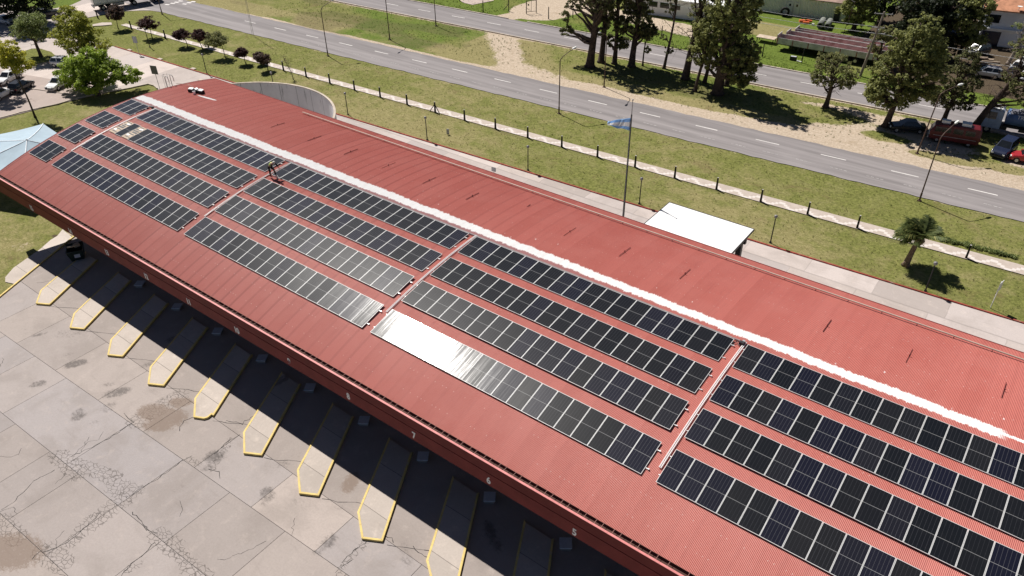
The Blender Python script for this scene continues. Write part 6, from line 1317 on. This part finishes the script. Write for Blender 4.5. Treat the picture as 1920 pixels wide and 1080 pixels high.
# gate, far fence posts
g0, g1 = P(987, 26), P(1002, 24.5); t = thing('field_gate', 'dark steel frame gate at the dirt entrance beyond the far road', 'gate', (g0[0], g0[1], 0), az2(g0, g1)); w_ = math.dist(g0, g1)+.35
for dx in (0, w_): b = MB(); b.box((dx, 0, 1.15), (.12, .12, 2.3)); b.build('post', MT['dark'], t)
b = MB(); b.box((w_/2, 0, 2.25), (w_, .08, .08)); b.box((w_/2, 0, .35), (w_, .06, .06)); b.tube([(0, 0, 1.1), (w_/2, 0, .35)], .03, 5); b.box((w_/2, 0, 1.3), (.05, .05, 1.9)); b.box((.4, 0, 1.55), (.25, .03, .3)); b.build('frame', MT['dark'], t)
fps = [P(906, 22.5), P(954, 20.5), P(1028.5, 35), P(1074, 33), P(1240, 72), P(1429, 106), P(1503, 117), P(862, 2)]
fl = ['left of the dirt square', 'with a brace left of the steel gate', 'right of the steel gate', 'just left of the median grove, beyond the road', 'seen in the gap of the median grove', 'below the left end of the trailers', 'in front of the nearest trailer', 'at the top edge above the far road']
for i, (x, y) in enumerate(fps):
    t = thing('fence_post', f'dark fence post beyond the far road, {fl[i]}', 'post', (x, y, -.05), 0, 'dark fence posts beyond the far road'); b = MB(); b.tube([(0, 0, 0), (0, 0, 2.1)], [.09, .07], 8); b.build('shaft', MT['dark'], t)
    if i == 1: b = MB(); b.tube([(0, 0, 1.3), (-1.1, -.2, .05)], .05, 6); b.build('brace', MT['dark'], t)
structure(MB().sheet([P(855, -6), P(868, 5), P(886, 9), P(926, 1), P(920, -14), P(870, -16)], .01).build('dirt_square', MT['park']))
# tall thin posts in the grove gap, utility pole, wires
g = P(1613, 142); t = thing('utility_pole', 'tall leaning timber utility pole with crossarms and insulators beside the trailers', 'utility pole', (g[0], g[1], 0)); top = Vector((.95, .1, 9.2))
b = MB(); b.tube([(0, 0, 0), tuple(top*.5), tuple(top)], [.2, .17, .13], 9); b.build('shaft', MT['timberpole'], t)
arms = []
for z, L_, az in ((5.1, 2.6, .35), (6.2, 2.4, .35), (7.0, 1.6, .35), (8.9, 2.4, .35)):
    c = top*(z/9.2); d = Vector((math.cos(az), math.sin(az), 0))*L_/2; b = MB(); b.tube([tuple(c-d), tuple(c+d)], .06, 6); ar = b.build('crossarm', MT['galv'], t)
    for q in (-.9, 0, .9): b = MB(); p_ = c+d*q; b.lathe([(.03, 0), (.07, .06), (.05, .16)], 8, tuple(p_)); b.build('insulator', MT['concrete'], ar)
b = MB(); c = top*(6.6/9.2); b.tube([tuple(c+Vector((.1, -.2, .2))), tuple(c+Vector((.35, -.25, .45))), tuple(c+Vector((.3, -.2, -.05))), tuple(c+Vector((.1, -.2, .2)))], .03, 5); b.build('cable_loop', MT['white'], t)
gp = (g[0], g[1])
g2 = P(1598, 75); t = thing('thin_pole', 'thin dark pole rising through the trailers in front of the shed', 'pole', (g2[0]-1.2, g2[1]-2.4, 0)); b = MB(); b.tube([(0, 0, 0), (.8, .1, 6.5)], .05, 6); b.build('shaft', MT['pole'], t); b = MB(); b.tube([(.8, .1, 6.4), (.2, .1, 6.6)], .025, 5); b.build('bracket', MT['galv'], t)
def wire(label, a, c, sag=.8):
    a, c = Vector(a), Vector(c); b = MB(); b.tube([a.lerp(c, i/24)-Vector((0, 0, 4*sag*(i/24)*(1-i/24))) for i in range(25)], .03, 4); o = b.build('overhead_wire', MT['wire']); tag(o, label, 'wire', 'overhead wires on the utility pole')
for z, dy, lab in ((5.2, .3, 'lowest overhead wire from the utility pole across the pale shed'), (6.3, -.3, 'middle overhead wire from the utility pole across the pale shed'), (7.1, 0, 'upper overhead wire from the utility pole across the shed roof')):
    wire(lab, (gp[0]+.95*z/9.2, gp[1]+dy, z), (gp[0]-46, gp[1]+4.6+dy, z-.2), .9)
for z, lab in ((5.2, 'lower overhead wire from the utility pole towards the white house'), (6.3, 'upper overhead wire from the utility pole towards the white house')):
    wire(lab, (gp[0]+.95*z/9.2, gp[1], z), (gp[0]+42, gp[1]+5, z), .9)
# pale blue tent beside the roof end
t = thing('shade_tent', 'large pale blue pointed canvas canopy beside the left end of the terminal', 'canopy', (-99.2, 30.6, 0), 0)
ap = P(50.5, 263, 4.6); cx_, cy_ = ap; t.location = (cx_, cy_, 0)
cs = [P(81, 232, 3.0), P(-70, 262, 3.0), (-93.6, 22.0), (-84.7, 25.5), (-87.0, 34.0)]
rim = []
for i in range(5):
    p_, q_ = Vector(cs[i]+(3.0,)), Vector(cs[(i+1) % 5]+(3.0,))
    for k in range(6): s_ = k/6; m = p_.lerp(q_, s_); m.z -= .22*math.sin(PI*s_); rim.append(Vector((m.x-cx_, m.y-cy_, m.z)))
V = []; n = len(rim); lv = 7
for l in range(lv+1):
    s_ = l/lv
    for p_ in rim: h = p_.z+(4.6-p_.z)*(s_**1.35); k = 1-s_*.985; V.append((p_.x*k, p_.y*k, h))
F = [(l*n+i, l*n+(i+1) % n, (l+1)*n+(i+1) % n, (l+1)*n+i) for l in range(lv) for i in range(n)]
o = npmesh('canvas', V, F, MT['tent'], t, False); sd_ = o.modifiers.new('thickness', 'SOLIDIFY'); sd_.thickness = .012
for i in range(5):
    p_ = rim[i*6]; b = MB(); b.tube([(p_.x*k, p_.y*k, p_.z+(4.6-p_.z)*((1-k)**1.35)+.015) for k in np.linspace(1, .02, 9)], .07, 6); b.build('seam', MT['seam'], t)
    b = MB(); b.tube([(p_.x*.99, p_.y*.99, 0), (p_.x*.99, p_.y*.99, 3.0)], .06, 8); b.build('pole', MT['galv'], t)
b = MB(); b.tube([(0, 0, 2.6), (0, 0, 4.75)], .08, 8); b.build('mast', MT['galv'], t)
# dark object on the lawn below the roof corner
